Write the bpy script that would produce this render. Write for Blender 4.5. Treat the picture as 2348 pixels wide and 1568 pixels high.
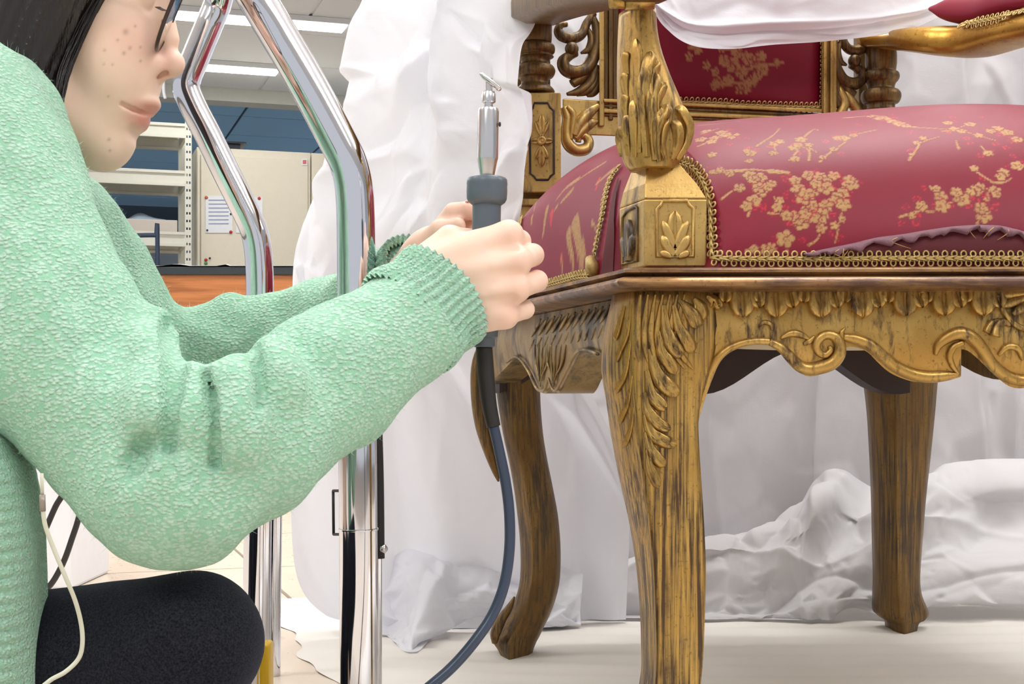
import bpy, bmesh, math, random
import numpy as np
from mathutils import Vector, Matrix
from mathutils.bvhtree import BVHTree
from mathutils.geometry import delaunay_2d_cdt
random.seed(4); rng = np.random.default_rng(4)
for o in list(bpy.data.objects): bpy.data.objects.remove(o)
S = bpy.context.scene; COL = S.collection
# ------------------------------------------------------------------ camera
F = 3233.0; CH = 0.33; HX = 1174.0; HY = 890.0      # focal length in pixels, eye height, horizon point
cam = bpy.data.objects.new('camera', bpy.data.cameras.new('camera')); COL.objects.link(cam)
cam.location = (0, 0, CH); cam.rotation_euler = (math.pi/2, 0, 0)
cam.data.sensor_width = 36; cam.data.lens = F/2348*36
cam.data.shift_y = (HY-784)/2348; cam.data.clip_start = 0.02; cam.data.clip_end = 100
S.camera = cam
# ------------------------------------------------------------------ world and light
W = bpy.data.worlds.new('world'); S.world = W; W.use_nodes = True
bg = W.node_tree.nodes['Background']; bg.inputs[0].default_value = (0.93, 0.96, 1.0, 1); bg.inputs[1].default_value = 1.0
S.view_settings.view_transform = 'Standard'; S.view_settings.look = 'None'
S.view_settings.exposure = -0.5; S.view_settings.gamma = 1; S.view_settings.use_curve_mapping = False
CEIL = 2.62
# ------------------------------------------------------------------ helpers
def lin(c):
    c = c/255.0
    return c/12.92 if c <= .04045 else ((c+.055)/1.055)**2.4
def rgb(r, g, b): return (lin(r), lin(g), lin(b), 1)
def P(px, py, Y): return Vector(((px-HX)/F*Y, Y, CH-(py-HY)/F*Y))
def link(o, parent=None):
    COL.objects.link(o)
    if parent: o.parent = parent
    return o
def mk(name, v, f, mat, parent=None, smooth=True):
    me = bpy.data.meshes.new(name)
    if isinstance(v, np.ndarray): v = v.tolist()
    if isinstance(f, np.ndarray): f = f.tolist()
    me.from_pydata([tuple(p) for p in v], [], f); me.update()
    if smooth: me.polygons.foreach_set('use_smooth', [True]*len(me.polygons))
    if mat: me.materials.append(mat)
    return link(bpy.data.objects.new(name, me), parent)
def tag(o, label=None, cat=None, group=None, kind=None):
    if label: o['label'] = label
    if cat: o['category'] = cat
    if group: o['group'] = group
    if kind: o['kind'] = kind
    return o
def empty(name, loc, label, cat, group=None):
    o = bpy.data.objects.new(name, None); o.empty_display_size = .05; link(o); o['origin_at'] = 0
    del o['origin_at']
    EMP[o.name] = Vector(loc)
    return tag(o, label, cat, group)
EMP = {}
def finish_empties():
    # move every thing's Empty to its base and keep its parts where they are
    bpy.context.view_layer.update()
    for n, l in EMP.items():
        o = bpy.data.objects[n]; o.location = l
        for c in o.children: c.matrix_parent_inverse = Matrix.Translation(-l)
class MB:
    def __init__(s): s.v = []; s.f = []
    def add(s, v, f):
        b = len(s.v); s.v += [tuple(p) for p in v]; s.f += [tuple(i+b for i in q) for q in f]; return s
    def box(s, lo, hi):
        x0,y0,z0 = lo; x1,y1,z1 = hi
        return s.add([(x0,y0,z0),(x1,y0,z0),(x1,y1,z0),(x0,y1,z0),(x0,y0,z1),(x1,y0,z1),(x1,y1,z1),(x0,y1,z1)],
              [(0,3,2,1),(4,5,6,7),(0,1,5,4),(1,2,6,5),(2,3,7,6),(3,0,4,7)])
    def bbox(s, lo, hi, b):
        # box with chamfered edges
        bm = bmesh.new(); bmesh.ops.create_cube(bm, size=1)
        for v in bm.verts: v.co = Vector([ (lo[i]+hi[i])/2 + v.co[i]*(hi[i]-lo[i]) for i in range(3)])
        bmesh.ops.bevel(bm, geom=bm.edges[:], offset=b, segments=2, affect='EDGES', profile=.5)
        bm.verts.index_update(); r = s.add([v.co for v in bm.verts], [[v.index for v in f.verts] for f in bm.faces]); bm.free(); return r
    def hexa(s, c8):
        # eight corners: bottom ring then top ring
        return s.add(c8, [(0,3,2,1),(4,5,6,7),(0,1,5,4),(1,2,6,5),(2,3,7,6),(3,0,4,7)])
    def loft(s, rings, caps=True, closed=True):
        n = len(rings[0]); v = [p for r in rings for p in r]; f = []
        for i in range(len(rings)-1):
            for j in range(n if closed else n-1):
                k = (j+1) % n; f.append((i*n+j, i*n+k, (i+1)*n+k, (i+1)*n+j))
        if caps and closed:
            f.append(tuple(range(n))[::-1]); m = (len(rings)-1)*n; f.append(tuple(m+i for i in range(n)))
        return s.add(v, f)
    def tube(s, pts, rad, n=10, caps=True, flat=1.0, up=None):
        pts = [Vector(p) for p in pts]; m = len(pts)
        if not hasattr(rad, '__len__'): rad = [rad]*m
        t0 = (pts[1]-pts[0]).normalized(); a = Vector(up) if up else Vector((0,1,0))
        if abs(t0.dot(a)) > .95: a = Vector((1,0,0))
        a = (a - t0*a.dot(t0)).normalized(); rings = []
        for i in range(m):
            t = (pts[min(i+1,m-1)]-pts[max(i-1,0)])
            t = t.normalized() if t.length > 1e-9 else t0
            a = (a - t*a.dot(t)).normalized(); b = t.cross(a); t0 = t
            rings.append([pts[i]+(a*math.cos(q)*flat+b*math.sin(q))*rad[i] for q in [2*math.pi*k/n for k in range(n)]])
        return s.loft(rings, caps)
    def lathe(s, base, prof, n=24, axis=(0,0,1), caps=True):
        ax = Vector(axis).normalized(); a = ax.orthogonal().normalized(); b = ax.cross(a); base = Vector(base)
        return s.loft([[base+ax*z+(a*math.cos(q)+b*math.sin(q))*max(r,1e-5) for q in [2*math.pi*k/n for k in range(n)]] for r, z in prof], caps)
    def ellipsoid(s, c, ax, n=10, m=6):
        # ax: three half-axis vectors
        c = Vector(c); A, B, C = [Vector(q) for q in ax]; rings = []
        for i in range(m+1):
            th = math.pi*i/m; rr = max(math.sin(th), 1e-3)
            rings.append([c+C*math.cos(th)+(A*math.cos(q)+B*math.sin(q))*rr for q in [2*math.pi*k/n for k in range(n)]])
        return s.loft(rings)
    def build(s, name, mat, parent=None, smooth=True): return mk(name, s.v, s.f, mat, parent, smooth)
def cr(pts, n):
    # Catmull-Rom through the points (any dimension), n samples
    p = np.array([list(q) for q in pts] if not isinstance(pts, np.ndarray) else pts, float); m = len(p)
    p = np.concatenate([[2*p[0]-p[1]], p, [2*p[-1]-p[-2]]])
    t = np.linspace(0, m-1, n); i = np.minimum(t.astype(int), m-2); u = (t-i)[(...,)+(None,)*(p.ndim-1)]; a,b,c,d = p[i],p[i+1],p[i+2],p[i+3]
    return .5*((2*b)+(c-a)*u+(2*a-5*b+4*c-d)*u*u+(3*b-a-3*c+d)*u**3)
def chaikin(r, it=1):
    for _ in range(it):
        q = []
        for i in range(len(r)):
            a = Vector(r[i]); b = Vector(r[(i+1) % len(r)]); q += [a.lerp(b,.25), a.lerp(b,.75)]
        r = q
    return r
def bvh_of(*objs):
    v = []; f = []
    for o in objs:
        b = len(v); v += [p.co.copy() for p in o.data.vertices]; f += [[i+b for i in q.vertices] for q in o.data.polygons]
    return BVHTree.FromPolygons(v, f)
ORG = Vector((0, 0, CH))
def hit(b, px, py):
    d = P(px, py, 1.0)-ORG; d.normalize(); h = b.ray_cast(ORG, d)
    return (h[0], h[1]) if h[0] is not None else (None, None)
def sharp_by_angle(o, deg=35):
    bm = bmesh.new(); bm.from_mesh(o.data)
    for e in bm.edges:
        if len(e.link_faces) == 2 and e.calc_face_angle(0) > math.radians(deg): e.smooth = False
    bm.to_mesh(o.data); bm.free(); return o
def bevel_mod(o, w, seg=2):
    m = o.modifiers.new('bevel', 'BEVEL'); m.width = w; m.segments = seg; m.limit_method = 'ANGLE'; m.angle_limit = math.radians(35); return o
# ---- signed distance modelling
def smin(a, b, k): h = np.clip(.5+.5*(b-a)/k, 0, 1); return b*(1-h)+a*h-k*h*(1-h)
def smax(a, b, k): return -smin(-a, -b, k)
def d_cap(p, a, b, ra, rb):
    a = np.asarray(a, np.float32); b = np.asarray(b, np.float32); ab = b-a; t = np.clip((p-a)@ab/max(float(ab@ab),1e-12), 0, 1)
    return np.linalg.norm(p-a-t[:,None]*ab, axis=1)-(ra+(rb-ra)*t)
def d_ell(p, c, r, R=None):
    q = p-np.asarray(c, np.float32)
    if R is not None: q = q@np.asarray(R, np.float32)
    r = np.asarray(r, np.float32); k0 = np.linalg.norm(q/r, axis=1); k1 = np.linalg.norm(q/(r*r), axis=1)
    return k0*(k0-1)/np.maximum(k1, 1e-6)
def rot_v(deg):
    a = math.radians(deg); c, s_ = math.cos(a), math.sin(a)
    return np.array([[c,-s_,0],[s_,c,0],[0,0,1]])
def sdf_mesh(fn, lo, hi, h, B=4):
    lo = np.array(lo, float); nb = np.ceil((np.array(hi)-lo)/(h*B)).astype(int); N = nb*B
    g = np.stack(np.meshgrid(*[np.arange(k) for k in nb], indexing='ij'), -1).reshape(-1,3)
    cen = (lo+(g*B+(B-1)/2)*h).astype(np.float32); dv = fn(cen); act = np.abs(dv) < B*h*1.15
    D = np.repeat(np.repeat(np.repeat(dv.reshape(nb), B, 0), B, 1), B, 2).astype(np.float32)
    off = np.stack(np.meshgrid(*[np.arange(B)]*3, indexing='ij'), -1).reshape(-1,3)
    ga = g[act]
    for i in range(0, len(ga), 3000):
        q = (ga[i:i+3000,None,:]*B+off[None]).reshape(-1,3); d = fn((lo+q*h).astype(np.float32)); D[q[:,0],q[:,1],q[:,2]] = d
    s = D < 0; n = np.array(D.shape)
    c = np.zeros(n-1, np.int8)
    for dx in (0,1):
        for dy in (0,1):
            for dz in (0,1): c += s[dx:n[0]-1+dx, dy:n[1]-1+dy, dz:n[2]-1+dz]
    cells = np.argwhere((c > 0) & (c < 8)); idx = -np.ones(n-1, np.int64); idx[tuple(cells.T)] = np.arange(len(cells))
    acc = np.zeros((len(cells),3)); cnt = np.zeros(len(cells)); cor = [(a,b,e) for a in (0,1) for b in (0,1) for e in (0,1)]
    for i in range(8):
        for j in range(i+1,8):
            A = np.array(cor[i]); Bc = np.array(cor[j])
            if np.abs(A-Bc).sum() != 1: continue
            da = D[tuple((cells+A).T)]; db = D[tuple((cells+Bc).T)]; m = (da < 0) != (db < 0)
            t = np.where(m, da/np.where(m, da-db, 1), 0); acc += np.where(m[:,None], A+(Bc-A)*t[:,None], 0); cnt += m
    V = lo+(cells+acc/cnt[:,None])*h; Q = []
    for ax in range(3):
        sl = [slice(None)]*3; s2 = list(sl); sl[ax] = slice(0,-1); s2[ax] = slice(1,None)
        e = np.argwhere(s[tuple(sl)] != s[tuple(s2)]); b, c2 = [k for k in range(3) if k != ax]
        e = e[(e[:,b] > 0) & (e[:,c2] > 0) & (e[:,b] < n[b]-1) & (e[:,c2] < n[c2]-1)]
        def cell(db, dc): q = e.copy(); q[:,b] += db; q[:,c2] += dc; return idx[tuple(q.T)]
        q = np.stack([cell(-1,-1), cell(0,-1), cell(0,0), cell(-1,0)], 1); fl = s[tuple(e.T)]
        if ax == 1: fl = ~fl
        q[~fl] = q[~fl][:,::-1]; Q.append(q[(q >= 0).all(1)])
    return V, np.vstack(Q)
def set_attr(o, name, arr):
    arr = np.asarray(arr, np.float32)
    if arr.ndim == 1: a = o.data.attributes.new(name, 'FLOAT', 'POINT'); a.data.foreach_set('value', arr)
    else: a = o.data.attributes.new(name, 'FLOAT_VECTOR', 'POINT'); a.data.foreach_set('vector', arr.ravel())
# ------------------------------------------------------------------ materials
M = {}
class NT:
    def __init__(s, name):
        s.m = bpy.data.materials.new(name); s.m.use_nodes = True; s.t = s.m.node_tree; s.b = s.t.nodes['Principled BSDF']; s.out = s.t.nodes['Material Output']; M[name] = s.m
    def n(s, typ, **k):
        q = s.t.nodes.new(typ)
        for a, v in k.items():
            if a.startswith('i_'): q.inputs[a[2:].replace('_',' ')].default_value = v
            else: setattr(q, a, v)
        return q
    def l(s, a, b): s.t.links.new(a, b)
    def coords(s, scale=(1,1,1), src='Object'):
        tc = s.n('ShaderNodeTexCoord'); mp = s.n('ShaderNodeMapping'); mp.inputs['Scale'].default_value = scale; s.l(tc.outputs[src], mp.inputs[0]); return mp.outputs[0]
    def noise(s, vec, scale, detail=4, rough=.6, dist=0):
        q = s.n('ShaderNodeTexNoise'); q.inputs['Scale'].default_value = scale; q.inputs['Detail'].default_value = detail; q.inputs['Roughness'].default_value = rough; q.inputs['Distortion'].default_value = dist
        if vec: s.l(vec, q.inputs['Vector'])
        return q.outputs['Fac']
    def ramp(s, fac, stops):
        r = s.n('ShaderNodeValToRGB'); e = r.color_ramp.elements
        while len(e) < len(stops): e.new(.5)
        for q, (p, c) in zip(e, stops): q.position = p; q.color = c if hasattr(c,'__len__') else (c,c,c,1)
        s.l(fac, r.inputs[0]); return r.outputs[0]
    def mix(s, fac, a, b, mode='MIX'):
        q = s.n('ShaderNodeMix', data_type='RGBA', blend_type=mode)
        for i, v in ((0,fac),(6,a),(7,b)):
            if hasattr(v,'is_linked') or hasattr(v,'node'): s.l(v, q.inputs[i])
            else: q.inputs[i].default_value = v
        return q.outputs[2]
    def math(s, op, a, b=0):
        q = s.n('ShaderNodeMath', operation=op)
        for i, v in ((0,a),(1,b)):
            if hasattr(v,'node'): s.l(v, q.inputs[i])
            else: q.inputs[i].default_value = v
        return q.outputs[0]
    def bump(s, h, strength=.3, dist=.002, prev=None):
        q = s.n('ShaderNodeBump'); q.inputs['Strength'].default_value = strength; q.inputs['Distance'].default_value = dist; s.l(h, q.inputs['Height'])
        if prev: s.l(prev, q.inputs['Normal'])
        s.l(q.outputs[0], s.b.inputs['Normal']); return q.outputs[0]
    def set(s, **k):
        for a, v in k.items():
            i = s.b.inputs[a.replace('_',' ')]
            if hasattr(v,'node'): s.l(v, i)
            else: i.default_value = v
        return s
def plain(name, col, rough=.5, metal=0, bump=0, **k):
    t = NT(name); v = t.coords(); f = t.noise(v, 30, 3)
    t.set(Base_Color=t.mix(t.math('MULTIPLY', f, .35), col, tuple(c*.75 for c in col[:3])+(1,)), Roughness=rough, Metallic=metal, **k)
    if bump: t.bump(t.noise(v, 400, 2), bump, .001)
    return t.m
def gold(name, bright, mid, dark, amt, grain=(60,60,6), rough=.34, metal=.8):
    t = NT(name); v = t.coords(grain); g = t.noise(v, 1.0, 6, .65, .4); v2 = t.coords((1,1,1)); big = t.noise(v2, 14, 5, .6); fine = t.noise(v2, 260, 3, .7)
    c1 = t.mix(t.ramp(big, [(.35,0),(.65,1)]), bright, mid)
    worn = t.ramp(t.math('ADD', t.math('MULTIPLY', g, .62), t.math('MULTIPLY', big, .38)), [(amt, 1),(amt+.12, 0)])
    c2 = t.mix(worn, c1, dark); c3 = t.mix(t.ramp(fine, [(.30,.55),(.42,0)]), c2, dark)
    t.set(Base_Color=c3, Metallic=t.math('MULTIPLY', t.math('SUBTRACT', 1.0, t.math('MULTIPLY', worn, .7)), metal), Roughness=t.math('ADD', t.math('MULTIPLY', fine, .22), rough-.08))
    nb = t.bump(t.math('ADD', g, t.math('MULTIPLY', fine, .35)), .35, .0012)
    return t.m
gold('gold_carved', rgb(204,168,98), rgb(172,134,70), rgb(76,52,28), .39, (150,150,30))
gold('gold_leg', rgb(214,176,100), rgb(172,132,66), rgb(76,52,28), .43, (320,320,9))
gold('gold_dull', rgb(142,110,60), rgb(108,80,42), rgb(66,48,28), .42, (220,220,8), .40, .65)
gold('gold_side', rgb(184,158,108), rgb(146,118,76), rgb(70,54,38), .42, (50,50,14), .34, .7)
gold('gold_rail', rgb(206,166,104), rgb(150,108,74), rgb(92,62,46), .46, (7,50,50), .28, .6)
gold('gold_post', rgb(208,174,106), rgb(176,140,80), rgb(90,64,34), .35, (50,50,8), .34, .75)
plain('wood_dark', rgb(46,26,22), .55)
# ================================================================== the carved gilt armchair
CY = 1.17
CHAIR = empty('carved_armchair', P(1900,1760,1.5)*1, 'antique carved gilt armchair with torn crimson blossom brocade seat', 'chair')
EMP['carved_armchair'] = Vector((.36, 1.5, 0))
FL = Vector((.100,1.170,0)); FRc = Vector((.800,1.150,0)); BR = Vector((.545,1.880,0)); BL = Vector((-.045,1.720,0))
ES = (BL-FL).normalized(); EF = (FRc-FL).normalized()
def side_t(px): m = px-HX; return (FL.x*F-FL.y*m)/((FL.x-BL.x)*F+(BL.y-FL.y)*m)
def SIDE(px, py, out=0.0):
    # a point on the plane of the chair's left side
    t = side_t(px); p = FL.lerp(BL, t); q = P(px, py, p.y); n = Vector((-ES.y, ES.x, 0)); return q+n*out
def FRONT(px, py, out=0.0): 
    y = 1.186-.02*(px-1450)/1900; return P(px, py, y-out)
# ---- seat rail with its two beads, mitred around the four corners
def rail_ring(o, z):
    cs = [FL, FRc, BR, BL]; r = []
    for i in range(4):
        a, b, c = cs[i-1], cs[i], cs[(i+1) % 4]; d1 = (b-a).normalized(); d2 = (c-b).normalized()
        n1 = Vector((d1.y,-d1.x,0)); n2 = Vector((d2.y,-d2.x,0)); m = (n1+n2); m = m/(m.length_squared/2) if m.length > .1 else n1
        p = b+m*o; r.append(Vector((p.x,p.y,z)))
    return r
def rz(py): return CH-(py-HY)/F*1.16
prof = [(-.02,610),(.000,611),(.006,613),(.009,618),(.009,624),(.005,629),(.004,632),(.010,635),(.016,640),(.018,648),(.016,656),(.010,662),(-.004,665),(-.012,668),(-.014,676)]
rings = [rail_ring(o, rz(y)) for o, y in prof]
rail = MB()
def sub_ring(r, n=14):
    return [r[i].lerp(r[(i+1)%4], k/n) for i in range(4) for k in range(n)]
rail.loft([sub_ring(r) for r in rings], caps=False)
rail_o = sharp_by_angle(rail.build('seat_rail', M['gold_rail'], CHAIR), 50); tag(rail_o, 'brown-gold double bead moulding of the seat rail')
# ---- front apron, cut to its scrolled lower edge
APR = [(1600,940),(1620,902),(1627,862),(1644,828),(1661,805),(1687,791),(1728,783),(1761,784),(1788,798),(1808,821),(1828,848),(1852,863),(1882,858),(1916,842),(1932,815),(1939,797),
       (1963,796),(1990,808),(2010,828),(2037,852),(2070,868),(2104,876),(2157,876),(2196,866),(2203,860),(2188,842),(2184,821),(2191,805),(2211,801),(2231,813),(2258,838),(2285,864),(2315,886),(2348,890),(2400,880)]
CXA = 2400
apr_full = APR+[(2*CXA-x, y) for x, y in APR[::-1][1:]]
def inside_depth(px, py):
    # gentle swell of the apron face
    t = min(1,max(0,(py-672)/200)); return .006*math.sin(math.pi*t)
def slab(poly_bot, top, mapper, thick, name, mat, parent, rows=8):
    # a panel between a straight top edge and a cut lower edge, with front, back and underside
    f_ = []; b_ = []
    for x, y in poly_bot:
        f_.append([mapper(x, top+(y-top)*k/rows, inside_depth(x, top+(y-top)*k/rows)) for k in range(rows+1)]); b_.append([mapper(x, top+(y-top)*k/rows, -thick) for k in range(rows+1)])
    m = MB(); n = rows+1
    v = [p for c in f_ for p in c]+[p for c in b_ for p in c]; o = len(poly_bot)*n; fs = []
    for i in range(len(poly_bot)-1):
        for k in range(rows):
            a = i*n+k; fs.append((a, a+1, a+n+1, a+n)); fs.append((o+a, o+a+n, o+a+n+1, o+a+1))
        a = i*n+rows; fs.append((a, o+a, o+a+n, a+n)); a = i*n; fs.append((a, a+n, o+a+n, o+a))
    for i in (0, len(poly_bot)-1):
        for k in range(rows): a = i*n+k; fs.append((a, o+a, o+a+1, a+1))
    m.add(v, fs); return sharp_by_angle(m.build(name, mat, parent), 40)
apr_d = [tuple(q) for q in cr(apr_full, 190)]
# spline can fold back in x at the hooked tips: keep it monotone
mono = []
for x, y in apr_d:
    if not mono or x > mono[-1][0]+.5: mono.append((x,y))
apron = slab(mono, 672, FRONT, .034, 'front_apron', M['gold_carved'], CHAIR); tag(apron, 'bright gold front apron with scrolled lower edge')
ab = bvh_of(apron)
def fmap(px, py, out=0): return FRONT(px, py, inside_depth(px,py)+out)
def edge_bead(pts, r, out=.002, n=60, par=None, name='edge_bead'):
    q = cr([(x,y,rr) for (x,y),rr in zip(pts, r)], n); m = MB()
    m.tube([fmap(a,b,out) for a,b,c in q], [max(c,.6)/F*CY for a,b,c in q], 8, up=(0,1,0)); return m.build(name, M['gold_carved'], par)
def rr_(n, a, b, c): return [a+(b-a)*min(1,i/(n*.3)) if i < n*.3 else b+(c-b)*max(0,(i-n*.7)/(n*.3)) for i in range(n)]
e1 = [(1590,1010),(1602,945),(1619,885),(1640,832),(1662,806),(1692,790),(1730,782),(1765,783)]
edge_bead(e1, [2,5,8,9,9,9,9,9], par=apron)
e2 = [(1765,783),(1792,798),(1815,822),(1835,840),(1856,846),(1882,842),(1908,832),(1924,812),(1926,790),(1916,773),(1898,767),(1880,775),(1872,792),(1878,808),(1892,814),(1904,804),(1902,794)]
edge_bead(e2, [9,11,13,14,15,16,16,15,13,12,11,11,10,9,8,7,5], n=110, par=apron, name='scroll')
e3 = [(1934,772),(1965,778),(1996,792),(2022,814),(2050,838),(2086,856),(2125,864),(2165,862),(2200,858)]
edge_bead(e3, [9,13,14,14,14,14,14,12,3], n=60, par=apron)
edge_bead([(2200,860),(2184,838),(2178,815),(2188,795),(2210,785)], [3,7,8,8,6], n=30, par=apron)
edge_bead([(2145,814),(2152,792),(2172,774),(2200,764),(2228,774),(2252,800),(2276,836),(2308,862),(2348,872),(2400,866)], [4,10,14,16,16,15,14,14,13,12], n=60, par=apron)
edge_bead([(2290,815),(2310,795),(2335,800),(2345,825)], [4,8,8,4], n=20, par=apron, name='leaf_tendril')
edge_bead([(2280,770),(2286,745),(2300,738),(2318,746)], [12,9,9,4], n=20, par=apron, name='leaf_tendril')
edge_bead([(2262,762),(2272,742),(2290,732)], [9,8,4], n=16, par=apron, name='leaf_tendril')
edge_bead([(1790,775),(1815,764),(1838,768),(1856,778)], [3,9,8,3], n=20, par=apron, name='leaf_tendril')
edge_bead([(1842,790),(1856,782),(1868,770)], [4,7,3], n=14, par=apron, name='leaf_tendril')
edge_bead([(1932,780),(1930,762),(1938,752)], [5,6,2], n=12, par=apron, name='leaf_tendril')
edge_bead([(1740,748),(1752,738),(1768,744),(1770,756)], [3,5,5,3], n=14, par=apron, name='leaf_tendril')
# shell medallion in the middle of the apron
for i, a in enumerate(range(-80, 81, 20)):
    q = [(CXA+math.sin(math.radians(a))*r*1.5, 668+math.cos(math.radians(a))*r*.85) for r in (6,30,62,80)]
    edge_bead(q, [4,8,11,5], out=.004, n=12, par=apron, name='shell_rib')
edge_bead([(2290,672),(2296,700),(2320,738),(2360,758),(2400,764),(2440,758),(2480,738),(2504,700),(2510,672)], [7]*9, n=50, par=apron, name='shell_rim')
# leaf row hanging under the rail: each trefoil leaf is its own carving
def leaf_mesh(lobes, mapper, raise_=.004, grooves=True):
    # lobes: list of (x0,y0,x1,y1,half width) in picture units, rounded paddles with a groove down the middle
    m = MB()
    for x0,y0,x1,y1,w in lobes:
        d = np.array([x1-x0, y1-y0]); L = np.linalg.norm(d); d = d/L; nn = np.array([-d[1], d[0]]); rings = []
        for t, k in ((0,.62),(.25,.85),(.5,1),(.72,.95),(.88,.68),(.97,.32),(1,.04)):
            c = np.array([x0,y0])+d*L*t; row = []
            for s_, h in ((-1,-.3),(-.92,.75),(-.55,1.0),(-.12,.72),(0,.45),(.12,.72),(.55,1.0),(.92,.75),(1,-.3)):
                if not grooves and abs(s_) < .2: h = 1
                q = c+nn*w*k*s_; row.append(mapper(q[0], q[1], raise_*h*(1.0 if t < .9 else .7)))
            rings.append(row)
        m.loft(rings, closed=False)
    return m
lx = [1700,1776,1880,1974,2072,2160,2246]
lx = [1702,1780,1882,1978,2076,2165,2255]
for i, x in enumerate(lx):
    w = 24
    lob = [(x-36,656,x-40,694,18),(x+28,656,x+40,706,22),(x-2,650,x+2,728-(i>3)*4,w+7)]
    leaf_mesh(lob, fmap, .0085).build('apron_leaf', M['gold_carved'], apron)
# ---- left side apron
SA = [(1420,842),(1385,836),(1360,829),(1352,816),(1340,809),(1325,806),(1305,809),(1289,836),(1272,872),(1263,893),(1254,902),(1245,892),(1239,879),(1233,893),(1225,902),(1213,895),(1196,859),(1184,836),(1172,824),(1160,821),(1143,836),(1120,860),(1095,880)]
sa_d = [tuple(q) for q in cr(SA[::-1], 90)]
mono = []
for x, y in sa_d:
    if not mono or x > mono[-1][0]+.4: mono.append((x,y))
def side_top(px): return 672+(745-672)*(1451-px)/(1451-1090)
def slab2(poly, mapper, thick, name, mat, parent, rows=8):
    m = MB(); f_ = []; b_ = []
    for x, y in poly:
        tp = side_top(x); f_.append([mapper(x, tp+(y-tp)*k/rows, .004*math.sin(math.pi*k/rows)) for k in range(rows+1)])
        nrm = Vector((ES.y,-ES.x,0)); b_.append([f_[-1][k]+nrm*thick for k in range(rows+1)])
    n = rows+1; v = [p for c in f_ for p in c]+[p for c in b_ for p in c]; o = len(poly)*n; fs = []
    for i in range(len(poly)-1):
        for k in range(rows): a = i*n+k; fs.append((a,a+1,a+n+1,a+n)); fs.append((o+a,o+a+n,o+a+n+1,o+a+1))
        a = i*n+rows; fs.append((a,o+a,o+a+n,a+n)); a = i*n; fs.append((a,a+n,o+a+n,o+a))
    m.add(v, fs); return sharp_by_angle(m.build(name, mat, parent), 40)
sapron = slab2(mono, lambda x,y,o: SIDE(x,y,o-.012), .036, 'side_apron', M['gold_side'], CHAIR); tag(sapron, 'dull gold left side apron with scalloped edge and gouged carving')
smap = lambda x,y,o=0: SIDE(x,y,o-.009)
def side_tube(pts, r, n=20, name='carved_rib', out=.001, par=None):
    q = cr([(x,y,a) for (x,y),a in zip(pts,r)], n); m = MB()
    m.tube([smap(a,b,out) for a,b,c in q], [max(c,.5)/F*1.35 for a,b,c in q], 6); return m.build(name, M['gold_side'], par or sapron)
side_tube([(1352,812),(1325,802),(1305,806),(1288,836),(1270,872),(1256,896),(1246,886),(1240,868)], [4]*8, 60, 'edge_bead')
side_tube([(1240,868),(1232,892),(1224,896),(1212,888),(1196,854),(1178,826),(1163,818),(1146,830)], [4]*8, 60, 'edge_bead')
for cx_, w in ((1252,20),(1222,16)):
    for k in (-2,-1,0,1,2): side_tube([(cx_+k*w*.55+6,790),(cx_+k*w*.42+3,830),(cx_+k*w*.12,886-abs(k)*12)], [2,3.4,1.5], 12)
for i in range(13):
    x = 1392-i*15.5; t = (side_top(x)-672)
    side_tube([(x+16,682+t),(x+4,706+t),(x-5,722+t)], [2.4,4.6,2.0], 8, out=.0005)
    side_tube([(x+2,728+t),(x-5,744+t),(x-10,756+t)], [1.5,4.0,1.5], 8, out=.0005)
# ---- legs
def leg_front():
    tab = [(668,1400,1453,1640),(760,1378,1452,1650),(830,1371,1452,1640),(865,1373,1453,1628),(900,1379,1455,1616),(950,1387,1460,1607),(1000,1394,1465,1606),(1100,1413,1478,1612),(1200,1436,1490,1618),
           (1300,1453,1499,1622),(1400,1463,1504,1620),(1500,1467,1506,1616),(1568,1467,1504,1610),(1640,1452,1492,1598),(1700,1425,1470,1586),(1740,1405,1455,1580),(1765,1412,1460,1576),(1790,1430,1470,1566),(1799,1440,1478,1560)]
    q = cr(tab, 64); rings = []
    for y, xl, xa, xr in q:
        Ya = 1.176; dl = .058 if y < 1600 else .05; z = CH-(y-HY)/F*Ya
        A = P(xa,y,Ya); R = P(xr,y,Ya+.003); Lf = P(xl,y,Ya+dl); A.z = R.z = Lf.z = max(z,.0); B = R+(Lf-A)*1.05
        mid = A.lerp(R,.5)+Vector((0,-.004,0)); mid2 = A.lerp(Lf,.5)+Vector((-.003,0,0))
        ring = [A, A.lerp(R,.12)+Vector((0,-.0015,0)), mid, A.lerp(R,.88)+Vector((0,-.002,0)), R, R.lerp(B,.5), B, B.lerp(Lf,.5), Lf, mid2, A.lerp(Lf,.15)]
        rings.append(chaikin(ring, 1))
    m = MB(); m.loft(rings); return m
lm = leg_front(); leg1 = lm.build('leg', M['gold_leg'], CHAIR); tag(leg1, 'front leg with carved acanthus knee')
lb = bvh_of(leg1, apron)
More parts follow.
